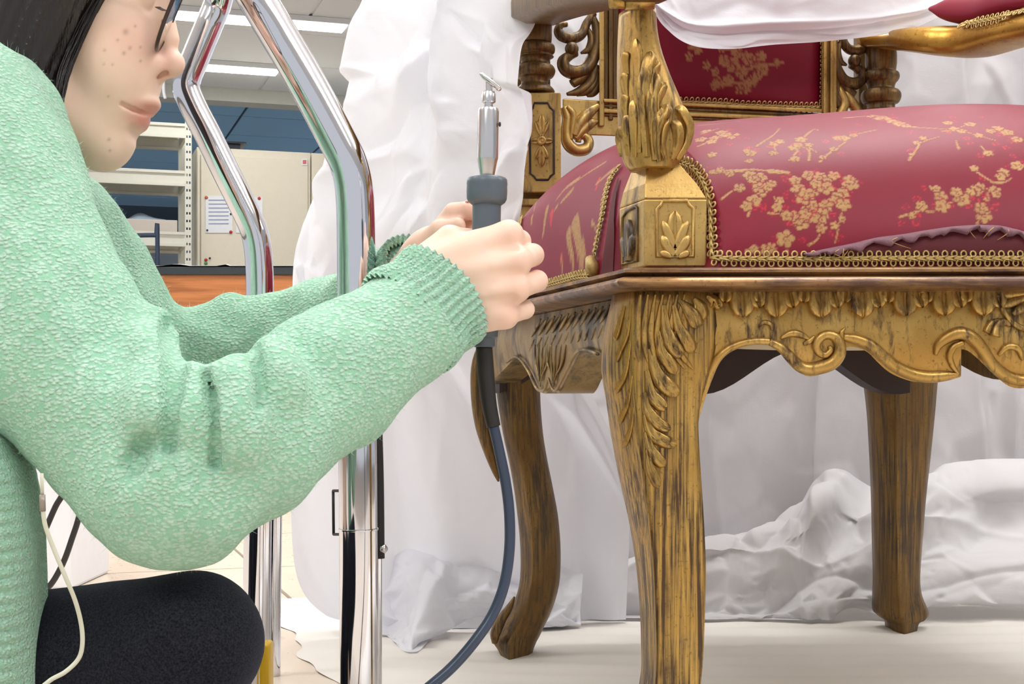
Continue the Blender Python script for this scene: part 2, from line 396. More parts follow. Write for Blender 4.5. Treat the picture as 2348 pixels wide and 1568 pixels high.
def carve(b, pts, w, raise_=.004, n=16, groove=.5, tip=True, m=None):
    # acanthus lobe: a grooved tapering ridge laid on a carved surface
    m = m or MB(); q = cr(pts, n); hp = []
    for x, y in q:
        h, nn = hit(b, x, y)
        if h is None: return m
        hp.append((h, nn))
    rings = []
    for i, (h, nn) in enumerate(hp):
        if i and abs((h-hp[i-1][0]).y) > .02: return m
        t = (hp[min(i+1,n-1)][0]-hp[max(i-1,0)][0]).normalized(); nv = Vector((0,-1,0))*.6+nn*.4; nv = (nv-t*nv.dot(t)).normalized(); s_ = t.cross(nv)
        u = i/(n-1); k = (.35+.65*min(1,u/.5)) if u < .7 else (math.sqrt(max(0,1-((u-.7)/.3)**2))*.97+.03 if tip else 1)
        ww = w/F*h.y*k; row = []
        for sx, hh in ((-1,-.35),(-.85,.55),(-.5,1),(0,groove),(.5,1),(.85,.55),(1,-.35)):
            row.append(h+s_*ww*sx+nv*raise_*hh*(.35+.65*k))
        rings.append(row)
    return m.loft(rings, closed=False)
mm = MB()
# long ribs that fan from the corner down the knee
for i in range(7):
    x = 1468+i*17
    carve(lb, [(x,676),(x-4-i*1.2,720),(x-6-i*2,770+i*4),(x-4+i*4,830+i*3)], 8, .003, 14, .9, m=mm)
lobes = [([(1560,690),(1586,720),(1600,752)],17),([(1592,684),(1604,704),(1612,735)],15),([(1620,678),(1640,692),(1652,710)],12),
         ([(1520,700),(1528,760),(1548,800),(1566,815)],17),([(1545,700),(1556,750),(1578,786),(1586,810)],15),
         ([(1508,760),(1516,806),(1536,835),(1548,858)],15),([(1490,800),(1506,856),(1530,886),(1556,905)],19),([(1482,850),(1492,900),(1512,925),(1528,938)],15),
         ([(1476,900),(1484,940),(1508,970),(1538,985)],14),([(1478,950),(1492,990),(1520,1010),(1552,1020)],15),([(1480,990),(1492,1030),(1510,1055),(1524,1070)],13),
         ([(1482,1030),(1490,1070),(1500,1095),(1508,1120)],10)]
for p, w in lobes: carve(lb, p, w*1.15, .0072, 18, .3, m=mm)
for p, w in [([(1446,690),(1440,760),(1424,800),(1412,830)],9),([(1432,700),(1420,750),(1410,780)],8),([(1446,780),(1436,850),(1422,880),(1410,900)],9),([(1448,860),(1440,920),(1428,950),(1420,970)],8),([(1452,930),(1446,980),(1436,1010),(1426,1025)],7)]: carve(lb, p, w, .004, 14, .3, m=mm)
mm.build('acanthus_carving', M['gold_carved'], leg1)
for px_ in ():
    pass
mm = MB(); carve(lb, [(1604,960),(1606,1050),(1612,1200),(1614,1350),(1608,1500),(1600,1566)], 5, .002, 40, 1, tip=False, m=mm); mm.build('edge_bead', M['gold_leg'], leg1)
def leg_back(tab, Y, name_label, depth, arris=None, dyl=.0):
    q = cr(tab, 46); rings = []
    for row in q:
        y, xl, xr = row[:3]; xa = row[3] if len(row) > 3 else xl+(xr-xl)*.5
        A = P(xa,y,Y-.012); Lf = P(xl,y,Y+.012); R = P(xr,y,Y+.012); z = max(0,CH-(y-HY)/F*Y)
        B1 = Lf+Vector((.004,depth,0)); B2 = R+Vector((-.004,depth,0))
        for p in (A,Lf,R,B1,B2): p.z = z
        rings.append(chaikin([Lf, Lf.lerp(A,.85), A, A.lerp(R,.15), R, B2, B1], 1))
    m = MB(); m.loft(rings); o = m.build('leg', M['gold_dull'], CHAIR); tag(o, name_label); return o
YBL = 1.72; YBR = CH*F/(1452-HY)
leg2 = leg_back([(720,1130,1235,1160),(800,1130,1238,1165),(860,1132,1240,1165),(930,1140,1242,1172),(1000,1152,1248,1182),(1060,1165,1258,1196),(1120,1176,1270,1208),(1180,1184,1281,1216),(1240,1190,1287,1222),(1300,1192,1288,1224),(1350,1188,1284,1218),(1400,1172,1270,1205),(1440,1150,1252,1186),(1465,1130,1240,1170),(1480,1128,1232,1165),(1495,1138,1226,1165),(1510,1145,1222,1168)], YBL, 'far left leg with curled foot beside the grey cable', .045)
mm = MB()
fin = cr([(1112,770,6),(1094,830,12),(1094,900,15),(1104,970,16),(1120,1030,13),(1136,1080,8),(1143,1104,2)], 26)
mm.tube([P(a,b,YBL-.002) for a,b,c in fin], [c/F*YBL for a,b,c in fin], 8, flat=1.5, up=(0,1,0)); mm.build('carved_leaf', M['gold_dull'], leg2)
mm = MB()
fin = cr([(1180,1368,2),(1168,1392,8),(1150,1420,11),(1136,1452,12),(1134,1475,6)], 16)
mm.tube([P(a,b,YBL-.006) for a,b,c in fin], [c/F*YBL for a,b,c in fin], 8, flat=1.2); mm.build('carved_foot_leaf', M['gold_dull'], leg2)
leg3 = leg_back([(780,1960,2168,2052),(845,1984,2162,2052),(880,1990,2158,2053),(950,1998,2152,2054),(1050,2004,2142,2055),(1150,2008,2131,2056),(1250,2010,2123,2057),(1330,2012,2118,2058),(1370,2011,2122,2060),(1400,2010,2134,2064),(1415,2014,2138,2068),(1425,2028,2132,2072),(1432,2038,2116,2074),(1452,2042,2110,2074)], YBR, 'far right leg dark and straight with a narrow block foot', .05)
# front right leg (beyond the frame), mirrored
me = leg1.data.copy(); mid_x = P(CXA,0,1.176).x
for v in me.vertices: v.co.x = 2*mid_x-v.co.x; v.co.y -= .01
me.flip_normals(); leg4 = link(bpy.data.objects.new('leg', me), CHAIR)
# back apron, right apron, underside webbing
def wave_apron(name, A, B, z0, z1, thick, n=40, mat='wood_dark', waves=2.0, ph=.5):
    m = MB(); d = (B-A).normalized(); nn = Vector((-d.y,d.x,0)); rings = []
    for i in range(n+1):
        t = i/n; p = A.lerp(B,t); zb = z1+(z0-z1)*(.5-.5*math.cos(2*math.pi*(waves*t+ph)))*.62
        rings.append([p+Vector((0,0,z0)), p+nn*thick+Vector((0,0,z0)), p+nn*thick+Vector((0,0,zb)), p+Vector((0,0,zb))])
    m.loft(rings); o = sharp_by_angle(m.build(name, M[mat], CHAIR), 40); return o
A_, B_ = BL+Vector((.03,-.01,0)), BR+Vector((-.02,-.02,0))
wave_apron('back_apron', A_, B_, .415, .322, .03, waves=2.0, ph=.06)
wave_apron('side_apron', FRc+Vector((-.03,.03,0)), BR+Vector((-.01,0,0)), .415, .34, -.03, mat='gold_dull')
m = MB(); n = 16; vs = []; fs = []
for i in range(n+1):
    for j in range(n+1):
        a, b = .04+.92*i/n, .05+.9*j/n; p = FL.lerp(FRc,a).lerp(BL.lerp(BR,a), b); sag = .022*math.sin(math.pi*a)*math.sin(math.pi*b)
        vs.append((p.x, p.y, .392-sag)); 
        if i < n and j < n: k = i*(n+1)+j; fs.append((k,k+1,k+n+2,k+n+1))
plain('hessian', rgb(206,186,150), .9, bump=.2)
m.add(vs, fs).build('seat_underside', M['hessian'], CHAIR)
# ---- seat cushion
def seat_base(a, b):
    e = .006; p = (FL+EF*.012+ES*.010).lerp(FRc-EF*.012+Vector((0,.01,0)), a); q = (BL-EF*.006).lerp(BR-EF*.015, a); return p.lerp(q, b)
def seat_h(a, b):
    ka = np.maximum(0, 1-np.abs(2*a-1)**7.0)**.50*(.84+.16*(1-(2*a-1)**2)); kb = np.maximum(0, 1-np.abs(2*b-1)**4.0)**.50*(.76+.24*(1-(2*b-1)**2))
    return .182*ka*kb + .006*np.sin(9*a+2)*np.sin(5*b)*ka*kb
NA, NB = 520, 330
# rows packed toward the near edge, where the cloth stands upright and faces the viewer
aa = np.linspace(0,1,NA); aa = aa*.7+.3*(1-np.cos(np.pi*aa))/2; bb = np.linspace(0,1,NB)**1.9
Ag, Bg = np.meshgrid(aa, bb, indexing='ij')
c00 = np.array(seat_base(0,0)); c10 = np.array(seat_base(1,0)); c01 = np.array(seat_base(0,1)); c11 = np.array(seat_base(1,1))
XY = (c00[None,None]*(1-Ag[...,None])+c10*Ag[...,None])*(1-Bg[...,None])+(c01*(1-Ag[...,None])+c11*Ag[...,None])*Bg[...,None]
# the cushion is cut away around the arm block at the near left corner
nd = np.maximum(Ag*.70-.058, Bg*.57-.074); nk = np.clip(nd/.016, 0, 1); nk = nk*nk*(3-2*nk)
XY[...,2] = .428+seat_h(Ag, Bg)*(.02+.98*nk)
SV = XY.reshape(-1,3); ii = np.arange(NA*NB).reshape(NA,NB)
SF = np.stack([ii[:-1,:-1], ii[1:,:-1], ii[1:,1:], ii[:-1,1:]], -1).reshape(-1,4)
cush = mk('seat_cushion', SV, SF, None, CHAIR); tag(cush, 'crimson satin brocade seat with gold plum blossom branches')
# ================================================================== room (turned 18 degrees against the view)
RA = math.radians(18); EU = Vector((math.cos(RA), math.sin(RA), 0)); EV = Vector((-math.sin(RA), math.cos(RA), 0)); EZ = Vector((0,0,1))
def R(u, v, z=0): return EU*u+EV*v+EZ*z
def uv_of(p): return p.dot(EU), p.dot(EV)
def obox(m, O, u0, u1, v0, v1, z0, z1, U=EU, V=EV):
    return m.hexa([O+U*a+V*b+EZ*c for c in (z0,z1) for a,b in ((u0,v0),(u1,v0),(u1,v1),(u0,v1))])
t = NT('floor_tile'); v = t.coords(); t.set(Base_Color=t.mix(t.noise(v, 6, 5), rgb(226,212,194), rgb(206,190,172)), Roughness=t.math('ADD', t.math('MULTIPLY', t.noise(v, 40), .15), .22))
plain('floor_grout', rgb(150,138,126), .8)
t = NT('ceiling_white'); v = t.coords(); t.set(Base_Color=rgb(246,248,252), Roughness=.9); t.bump(t.noise(v, 120, 3), .3, .002)
t = NT('ceiling_blue_daylight'); v = t.coords(); t.set(Base_Color=t.mix(t.noise(v, .8, 3), rgb(140,192,236), rgb(168,212,246)), Roughness=.75); t.bump(t.noise(v, 120, 3), .3, .002)  # bluish daylight is put into the far ceiling's colour
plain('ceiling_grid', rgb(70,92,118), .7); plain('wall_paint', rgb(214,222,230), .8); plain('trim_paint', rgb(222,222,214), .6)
def emis(name, col, st):
    t = NT(name); t.set(Base_Color=(1,1,1,1), Emission_Color=col, Emission_Strength=st); return t.m
emis('lamp_glow', (1,1,1,1), 9.0)
fl = MB(); fl.hexa([R(a,b,z) for z in (-.05,-.004) for a,b in ((-6,-4),(6,-4),(6,22),(-6,22))]); floor = tag(fl.build('floor', M['floor_grout'], None, False), 'pale beige square floor tiles', kind='structure')
TS = .6; u0, v0 = uv_of(P(716,1417,CH*F/(1417-HY)))
tm = MB(); tm.hexa([R(a,b,z) for z,e in ((-.02,.003),(0,.0035)) for a,b in ((e,e),(TS-e,e),(TS-e,TS-e),(e,TS-e))])
base = None
for i in range(-7, 5):
    for j in range(-5, 12):
        if base is None: base = tm.build('tile', M['floor_tile'], floor, False); o = base
        else: o = base.copy(); link(o, floor)
        o.location = R(u0+i*TS, v0+j*TS)
# ceiling: near zone white, bluish daylight painted into the far zone behind the beam
VB = 10.9                      # beam distance along the room
def ceil_zone(name, v0_, v1_, mat, gridmat, z, nu, u0_, lab):
    m = MB(); m.hexa([R(a,b,zz) for zz in (z+.012,z+.06) for a,b in ((-6,v0_),(6,v0_),(6,v1_),(-6,v1_))]); c = tag(m.build(name, M[gridmat], None, False), lab, kind='structure'); return c
ceilA = ceil_zone('ceiling', -4, VB, 'ceiling_white', 'ceiling_white', CEIL, 0, 0, 'white ceiling tiles with bright lamp panels')
ceilB = ceil_zone('ceiling', VB+.2, 22, 'ceiling_blue_daylight', 'ceiling_grid', CEIL, 0, 0, 'ceiling tiles beyond the beam with bluish daylight painted in')
def ceil_tiles(par, ur, vr, size, mat, z):
    m = MB(); g = .012; m.hexa([R(a,b,zz) for zz in (0,.012) for a,b in ((g,g),(size-g,g),(size-g,size-g),(g,size-g))]); b0 = None
    u = ur[0]
    while u < ur[1]:
        v = vr[0]
        while v < vr[1]:
            if b0 is None: b0 = m.build('ceiling_tile', M[mat], par, False); o = b0
            else: o = b0.copy(); link(o, par)
            o.location = R(u, v, z); v += size
        u += size
ceil_tiles(ceilB, (-1.2,5.4), (VB+.2,VB+7), .9, 'ceiling_blue_daylight', CEIL)
ceil_tiles(ceilA, (-1.2,4.2), (VB-4.5,VB-.1), .9, 'ceiling_white', CEIL)
bm_ = MB(); obox(bm_, Vector((0,0,0)), -6, 6, VB, VB+.2, CEIL-.10, CEIL+.02); tag(bm_.build('trim_1', M['trim_paint'], None, False), 'pale beam across the ceiling', kind='structure')
wl = MB(); obox(wl, Vector((0,0,0)), -6, 6, 21.8, 22, 0, CEIL+.05); tag(wl.build('wall_back', M['wall_paint'], None, False), 'far pale wall of the workshop', kind='structure')
wl = MB(); obox(wl, Vector((0,0,0)), 5.8, 6, -4, 22, 0, CEIL+.05); tag(wl.build('wall_right', M['wall_paint'], None, False), 'pale right wall hidden by white sheets', kind='structure')
#wl = MB(); obox(wl, Vector((0,0,0)), -6.2, -6, -4, 22, 0, CEIL+.05); tag(wl.build('wall_left', M['wall_paint'], None, False), 'pale left wall beyond the frame', kind='structure')
plain('lamp_housing', rgb(220,222,224), .5)
def lamp(c, L, Wd, power, label, group=None, drop=.0):
    # c: centre on the ceiling
    e = empty('ceiling_lamp', c, label, 'lamp', group); u, v = uv_of(c); O = R(u,v)
    m = MB(); obox(m, O, -L/2, L/2, -Wd/2, Wd/2, CEIL-.035-drop, CEIL-.002-drop); m.build('housing', M['lamp_housing'], e, False)
    m = MB(); obox(m, O, -L/2+.015, L/2-.015, -Wd/2+.015, Wd/2-.015, CEIL-.042-drop, CEIL-.034-drop); m.build('diffuser', M['lamp_glow'], e, False)
    for a in ((-L*.35, L*.33) if drop else ()): m = MB(); obox(m, O, a, a+.02, -.01, .01, CEIL-.002-drop, CEIL); m.build('bracket', M['lamp_housing'], e, False)
    if power:
        l = bpy.data.lights.new('tube_light', 'AREA'); l.shape = 'RECTANGLE'; l.size = L; l.size_y = Wd; l.energy = power; l.color = (1,.985,.96)
        o = link(bpy.data.objects.new('tube_light', l), e); o.location = O+EZ*(CEIL-.05-drop); o.rotation_euler = (0,0,RA)
        if not drop: return
        l2 = l.copy(); l2.energy = power*.9; o = link(bpy.data.objects.new('added_uplight', l2), e); o.location = O+EZ*(CEIL+.002-drop); o.rotation_euler = (math.pi,0,-RA)  # upward light added to brighten the ceiling
LP = 19
lamp(P(565,42,8.65), 1.25, .22, LP, 'ceiling lamp panel seen through the top of the chrome frame')
lamp(P(540,155,9.98), .62, .22, LP*.5, 'short ceiling lamp strip left of the tall chrome tube')
lamp(P(905,168,10.2), .6, .2, 0, 'ceiling lamp strip half hidden by the white sheet')
for i, (a, b) in enumerate(((-1.3,-.6),(1.0,-.6),(-1.3,1.6),(1.0,1.6),(-1.3,3.8),(1.0,3.8),(-.6,6.2),(2.8,.4),(3.0,3.4),(-2.6,12.6),(5.2,12.6),(-2.6,15.6),(5.2,15.6))):  # unseen pendants added to brighten the scene and both ceiling zones
    lamp(R(a,b,CEIL), 1.2, .5, LP*(1 if b < 10 else 2.6), 'added pendant lamp panel out of view, brightening the workshop', 'added pendant lamps above the workshop', .45 if b < 10 else .35)
# ================================================================== background furniture
plain('cabinet_paint', rgb(232,226,208), .5); plain('rack_paint', rgb(226,226,214), .5); plain('rack_board', rgb(170,164,150), .8); plain('gap_dark', rgb(120,114,104), .8)
plain('table_black', rgb(38,46,50), .35); plain('paper', rgb(240,244,250), .9); plain('magnet_red', rgb(200,50,50), .4); plain('magnet_orange', rgb(206,110,60), .4); plain('magnet_dark', rgb(50,50,54), .4); plain('magnet_green', rgb(70,160,90), .4); plain('frame_navy', rgb(40,58,84), .5); plain('box_blue', rgb(60,78,104), .6); plain('plastic_grey', rgb(150,168,186), .3); plain('cardboard', rgb(208,200,190), .85); plain('dark_black', rgb(22,28,40), .6); plain('ink', rgb(150,160,190), .9); plain('sticker_red', rgb(214,120,126), .7); plain('box_white', rgb(236,236,240), .6)
t = NT('table_wood'); v = t.coords((1.2,6,22)); f_ = t.noise(v, 1.6, 6, .6, .8); t.set(Base_Color=t.ramp(f_, [(.3, rgb(130,76,38)),(.5, rgb(172,106,56)),(.7, rgb(192,124,70))]), Roughness=.4)
# tall steel cabinets
YC = 9.5; SC = F/YC; c0 = P(452,0,YC); c0.z = 0; HC = CH+(HY-336)/SC
def cabinet(u0, u1, label):
    e = empty('steel_cabinet', c0+EU*((u0+u1)/2), label, 'cabinet')
    m = MB(); obox(m, c0, u0, u1, .02, .5, 0, HC); m.build('body', M['cabinet_paint'], e, False)
    return e
cA = cabinet(0, .77, 'beige steel cabinet with two papers held by magnets')
m = MB(); obox(m, c0, .025, .75, 0, .02, .12, HC-.05); dA = bevel_mod(m.build('door', M['cabinet_paint'], cA, False), .004)
m = MB(); obox(m, c0, .004, .018, .008, .02, 0, HC-.02); m.build('side_post', M['cabinet_paint'], cA, False)
cB = cabinet(.778, 1.7, 'beige steel cabinet with small square sticker on its door, beside the sheet')
m = MB(); obox(m, c0, .80, 1.24, 0, .02, .12, HC-.12); dB = bevel_mod(m.build('door', M['cabinet_paint'], cB, False), .004)
m = MB(); obox(m, c0, 1.25, 1.68, 0, .02, .12, HC-.12); bevel_mod(m.build('door', M['cabinet_paint'], cB, False), .004)
def on_cab(px, py):
    # point on the cabinets' front plane
    d = P(px,py,1)-ORG; n = EV; k = (c0-ORG).dot(n)/d.dot(n); return ORG+d*k-EV*.002
def flat_on_cab(name, x0, y0, x1, y1, mat, par=None, out=.0, th=.0015):
    a, b, c, d = on_cab(x0,y1)-EV*out, on_cab(x1,y1)-EV*out, on_cab(x1,y0)-EV*out, on_cab(x0,y0)-EV*out
    m = MB(); m.hexa([a,b,b-EV*th,a-EV*th, d,c,c-EV*th,d-EV*th]); return m.build(name, M[mat], par, False)
st = flat_on_cab('sticker', 692,364,704,379,'paper', cB, .001); q = flat_on_cab('sticker_print', 694,367,702,376,'sticker_red', st, .003)
p1 = tag(flat_on_cab('notice_sheet', 471,449,533,534,'paper', None, .002), 'printed white notice sheet on cabinet, left of the thin chrome tube', 'paper')
for k in range(7): flat_on_cab('print_line', 478, 458+k*9, 524, 460+k*9, 'ink', p1, .004)
tag(flat_on_cab('notice_sheet', 541,452,602,534,'paper', None, .002), 'white notice sheet mostly hidden by the thin chrome tube', 'paper')
for x,y,c,lab in ((473,453,'magnet_orange','orange magnet at the upper left corner of the notice'),(594,455,'magnet_red','red magnet at the upper right corner of the hidden notice'),(529,532,'magnet_red','red magnet at the bottom right corner of the notice'),(475,528,'magnet_dark','dark magnet at the bottom left corner of the notice'),(529,491,'magnet_dark','dark magnet halfway down the notice edge'),(472,596,'magnet_red','red magnet low on the cabinet just above the table'),(472,604,'magnet_green','green magnet lowest on the cabinet at the table edge'),(481,592,'magnet_dark','small dark magnet beside the low red magnet')):
    r = .011 if c != 'magnet_dark' else .007; m = MB(); m.lathe(on_cab(x,y), [(r,.0),(r,.006),(r*.8,.010),(0.001,.011)], 14, -EV); tag(m.build('magnet', M[c]), lab, 'magnet', 'magnets on the steel cabinet')
m = MB(); obox(m, c0, .18, .30, .1, .3, HC, HC+.05); m2 = m; obox(m2, c0, .15, .34, .08, .32, HC+.05, HC+.062); tag(m2.build('dark_carton', M['dark_black'], None, False), 'small dark box on top of the beige cabinet', 'box')
# storage rack
YR = 9.2; SR = F/YR; r0 = P(440,0,YR); r0.z = 0; HR = CH+(HY-285)/SR
def zpy(py): return CH+(HY-py)/SR
rack = empty('storage_rack', r0-EU*.6, 'white slotted steel storage rack behind the chin', 'shelf')
def upright(u, v, name='upright'):
    # slotted angle post with its rows of holes
    m = MB(); h = HR+.03; w = .044
    hz = np.arange(.12, h-.04, .05)
    # front strip cut into cells around two columns of slots
    def strip(x0, x1): obox(m, r0, u+x0, u+x1, v, v+.003, 0, h)
    strip(-w, -w+.008); strip(-.026,-.018); strip(-.008, 0)
    for a, b in ((-w+.008,-.026),(-.018,-.008)):
        z = 0.
        for q in hz: obox(m, r0, u+a, u+b, v, v+.003, z, q-.008); z = q+.008
        obox(m, r0, u+a, u+b, v, v+.003, z, h)
    obox(m, r0, u-.003, u, v, v+.04, 0, h); return m.build(name, M['rack_paint'], rack, False)
upright(0, 0); upright(-1.5, 0)
for u, v in ((0,.5),(-1.5,.5)):
    m = MB(); obox(m, r0, u-.044, u, v, v+.04, 0, HR+.03); m.build('upright', M['rack_paint'], rack, False)
for y0, y1 in ((285,318),(393,428),(533,566)):
    for vv in (0, .5):
        m = MB(); obox(m, r0, -1.5, -.044, vv, vv+.012, zpy(y1), zpy(y0)); obox(m, r0, -1.5, -.044, vv-.012, vv, zpy(y1), zpy(y1)+.018); obox(m, r0, -1.5, -.044, vv-.012, vv, zpy(y0)-.018, zpy(y0)); m.build('beam', M['rack_paint'], rack, False)
    m = MB(); obox(m, r0, -1.46, -.05, .014, .488, zpy(y0)-.012, zpy(y0)); m.build('shelf_board', M['rack_board'], rack, False)
    for u in (-.02,): m = MB(); obox(m, r0, u-.02, u, .04, .5, zpy(y1)+.02, zpy(y0)-.01); m.build('side_beam', M['rack_paint'], rack, False)
m = MB(); obox(m, r0, -.12,-.105,.1,.115, zpy(470), zpy(350)); 
m = MB(); obox(m, r0, -1.2, -.09, .03, .40, zpy(533)+.001, zpy(505)); bevel_mod(tag(m.build('flat_carton', M['cardboard'], None, False), 'long flat grey carton on the rack under the chin', 'box'), .004)
m = MB(); 
for k in range(12):
    a = math.pi*k/11; 
rings = [[r0+EU*(-.42+.30*t)+EV*(.1+.25*(.5+.5*math.cos(q)))+EZ*(zpy(505)+max(.002,(.055+.02*math.sin(7*t))*math.sin(math.pi*min(.98,max(.02,t)))*max(0,math.sin(q)))) for q in [math.pi*k/8 for k in range(9)]] for t in [i/14 for i in range(15)]]
m.loft(rings, closed=False); tag(m.build('plastic_bag', M['plastic_grey']), 'crumpled clear plastic bag on the flat carton', 'bag')
m = MB(); obox(m, r0, -1.2, -.30, .05, .45, zpy(393), zpy(393)+.0); 
m = MB(); obox(m, r0, -1.1, -.48, .1, .36, zpy(466), zpy(452)); tag(m.build('blue_tray', M['box_blue'], None, False), 'flat dark blue tray lying on the flat carton end', 'tray')
bpy.data.objects['blue_tray'].location.z = zpy(505)-zpy(466)+.002
# work table
YT = 5.0; ST = F/YT
def ztp(py): return CH+(HY-py)/ST
tx0 = P(150,0,YT).x; tx1 = P(960,0,YT).x
tb = empty('work_table', ((tx0+tx1)/2, YT+.35, 0), 'wooden work table with black top behind the chrome frame', 'table')
m = MB(); m.box((tx0,YT,ztp(630)),(tx1,YT+.75,ztp(611))); bevel_mod(m.build('table_top', M['table_black'], tb, False), .004)
m = MB(); m.box((tx0+.02,YT+.012,ztp(706)),(tx1-.02,YT+.04,ztp(630))); m.build('apron', M['table_wood'], tb, False)
m = MB(); m.box((tx0+.02,YT+.03,ztp(722)),(tx1-.02,YT+.05,ztp(707))); m.build('lower_rail', M['table_wood'], tb, False)
m = MB(); m.box((tx0+.02,YT+.012,ztp(840)),(tx1-.02,YT+.04,ztp(723))); m.build('drawer_front', M['table_wood'], tb, False)
for x in (tx0+.03, tx1-.09):
    for y in (YT+.03, YT+.66): m = MB(); m.box((x,y,0),(x+.06,y+.06,ztp(630))); m.build('leg', M['table_wood'], tb, False)
m = MB(); n = 40; rows = []
for i in range(n+1):
    x = P(262,0,YT).x+(P(672,0,YT).x-P(262,0,YT).x)*i/n; zz = ztp(611)+.005+.006*max(0,math.sin(i*.5+1))*(i<26)
    rows.append([Vector((x,YT-.006,zz-.003)), Vector((x,YT+.02,zz)), Vector((x,YT+.3,zz+.004)), Vector((x,YT+.6,zz))])
m.loft(rows, closed=False); tag(m.build('paper_sheet', M['paper']), 'thin white paper sheet covering the black table top', 'paper')
YN = 7.4
tr = empty('equipment_cart', P(300,600,YN), 'dark navy framed cart between the rack and the table', 'cart'); EMP['equipment_cart'].z = 0
pts = [P(100,546,YN),P(180,544,YN),P(340,539,YN),P(357,541,YN),P(361,550,YN),Vector((P(361,0,YN).x,YN,0))]; m = MB(); m.tube(cr(pts,40), .012, 8); m.build('handle_bar', M['frame_navy'], tr)
m = MB(); a = P(200,585,YN+.1); b = P(347,900,YN+.1); m.box((a.x,YN+.06,0),(b.x,YN+.3,a.z)); bevel_mod(m.build('cart_body', M['box_blue'], tr, False), .01)
m = MB(); a = P(372,566,YN+.2); 
m = MB(); m.tube(cr([P(374,150,7.0),P(375,195,7.0),P(376,212,7.0),P(379,226,7.0)],14), .008, 6); m.tube([P(374,150,7.0), Vector((P(374,150,7.0).x,7.0,CEIL))], .004, 6); tag(m.build('hanging_cord', M['paper']), 'short white cord hanging from the ceiling beside the nose', 'cord')
# white equipment box with black cable at the lower left
YW = 2.3
a = P(-60,1062,YW); b = P(163,1360,YW)
eb = empty('equipment_case', ((a.x+b.x)/2,YW+.1,0), 'white equipment case on the floor behind the hip', 'case')
m = MB(); m.bbox((a.x,YW,0.0),(b.x,YW+.22,a.z),.006); m.build('body', M['box_white'], eb, False)
plain('rubber_black', rgb(34,30,30), .5)
m = MB(); loop = cr([(170,1040,2.1),(150,1120,2.1),(128,1160,2.1),(108,1205,2.1),(88,1250,2.1),(80,1300,2.1),(84,1335,2.1),(98,1350,2.1),(118,1338,2.1),(145,1290,2.1),(165,1235,2.1),(182,1180,2.1),(195,1100,2.1)], 60)
m.tube([P(a,b,c) for a,b,c in loop], .0046, 8); tag(m.build('power_cable', M['rubber_black']), 'black cable looped in front of the white case', 'cable')
plain('yellow_paint', rgb(222,176,20), .4)
m = MB(); a = P(594,1478,1.36); b = P(616,1660,1.36); m.bbox((a.x,1.36,0.0),(b.x,1.39,a.z),.003); m.bbox((a.x-.01,1.35,0.0),(b.x+.01,1.40,.012),.003); tag(m.build('yellow_block', M['yellow_paint']), 'yellow block standing behind the chrome leg at the knee', 'block')
plain('navy_cloth', rgb(30,50,80), .8)
m = MB(); m.tube(cr([P(862,-60,4.2),P(868,-10,4.2),P(878,22,4.2),P(892,20,4.2),P(930,-20,4.2)],20), [.03,.035,.03,.03,.02]+[.02]*15 if False else [.03]*20, 10); tag(m.build('navy_jacket', M['navy_cloth']), 'edge of a dark navy cloth above the white sheet', 'cloth')
# ================================================================== chair: seat cloth, braid, arms, back
cb = bvh_of(cush)
SN = np.zeros((len(SV),3)); SN[:,2] = 1
gx = np.gradient(XY, axis=0); gy = np.gradient(XY, axis=1); nr = np.cross(gx, gy); nr /= np.linalg.norm(nr, axis=-1, keepdims=True)+1e-12; SN = nr.reshape(-1,3)
pat = np.zeros(len(SV), np.float32); red = np.zeros(len(SV), np.float32)
def local(c, n, rad):
    d = SV-np.array(c); m = np.where((np.abs(d) < rad).all(1))[0]; d = d[m]; n = np.array(n); x = np.cross([0,1,0.3], n); x /= np.linalg.norm(x); y = np.cross(n, x); return m, d@x, d@y
def blossom(px, py, r, arr=None, ring=False):
    h, n = hit(cb, px, py)
    if h is None: return
    blossom3(h, n, r, arr, ring)
def blossom3(h, n, r, arr=None, ring=False, ph=None):
    arr = pat if arr is None else arr; m, x, y = local(h, n, r*1.3); ph = random.random()*6.28 if ph is None else ph
    rr = np.hypot(x,y)/r; th = np.arctan2(y,x)+ph; pet = np.abs(np.cos(2.5*th)); out = .62+.36*pet**.7
    v = np.clip((out-rr)*9, 0, 1); line = np.clip((np.abs(np.sin(2.5*th+math.pi/2))*1.0)*0+1, 0, 1)
    v *= np.where((np.abs(np.cos(2.5*th)) < .16) & (rr > .22), .25, 1); v *= np.where((rr > .16) & (rr < .25), .3, 1)
    if ring: v *= np.where(rr < out-.22, .1, 1)
    if not ring: arr[m] *= np.where((rr > out-.02) & (rr < out+.16), .12, 1)
    arr[m] = np.where(v > .02, v, arr[m])
def stroke(pts, w, arr=None, n=None):
    arr = pat if arr is None else arr; q = cr(pts, n or max(10, 6*len(pts))); H = [hit(cb, a, b) for a, b in q]
    ok = np.array([list(h[0]) for h in H if h[0] is not None])
    if not len(ok): return
    sub = np.where(((SV > ok.min(0)-3*w) & (SV < ok.max(0)+3*w)).all(1))[0]; SS = SV[sub]
    for i in range(len(H)-1):
        (p0,n0),(p1,_) = H[i],H[i+1]
        if p0 is None or p1 is None or (p1-p0).length > .05: continue
        c = (p0+p1)/2; L = (p1-p0).length; d = SS-np.array(c); m = sub[np.where((np.abs(d) < L/2+w*2).all(1))[0]]
        ab = np.array(p1-p0); tt = np.clip((SV[m]-np.array(p0))@ab/max(ab@ab,1e-12), 0, 1); dist = np.linalg.norm(SV[m]-np.array(p0)-tt[:,None]*ab, axis=1)
        arr[m] = np.maximum(arr[m], np.clip((w*(1.1-.5*i/len(H))-dist)/.0006, 0, 1))
Z7 = lambda q: (1600+q[0]*.3186, 240+q[1]*.3186); Z5 = lambda q: (1180+q[0]*.2424, 340+q[1]*.2424)
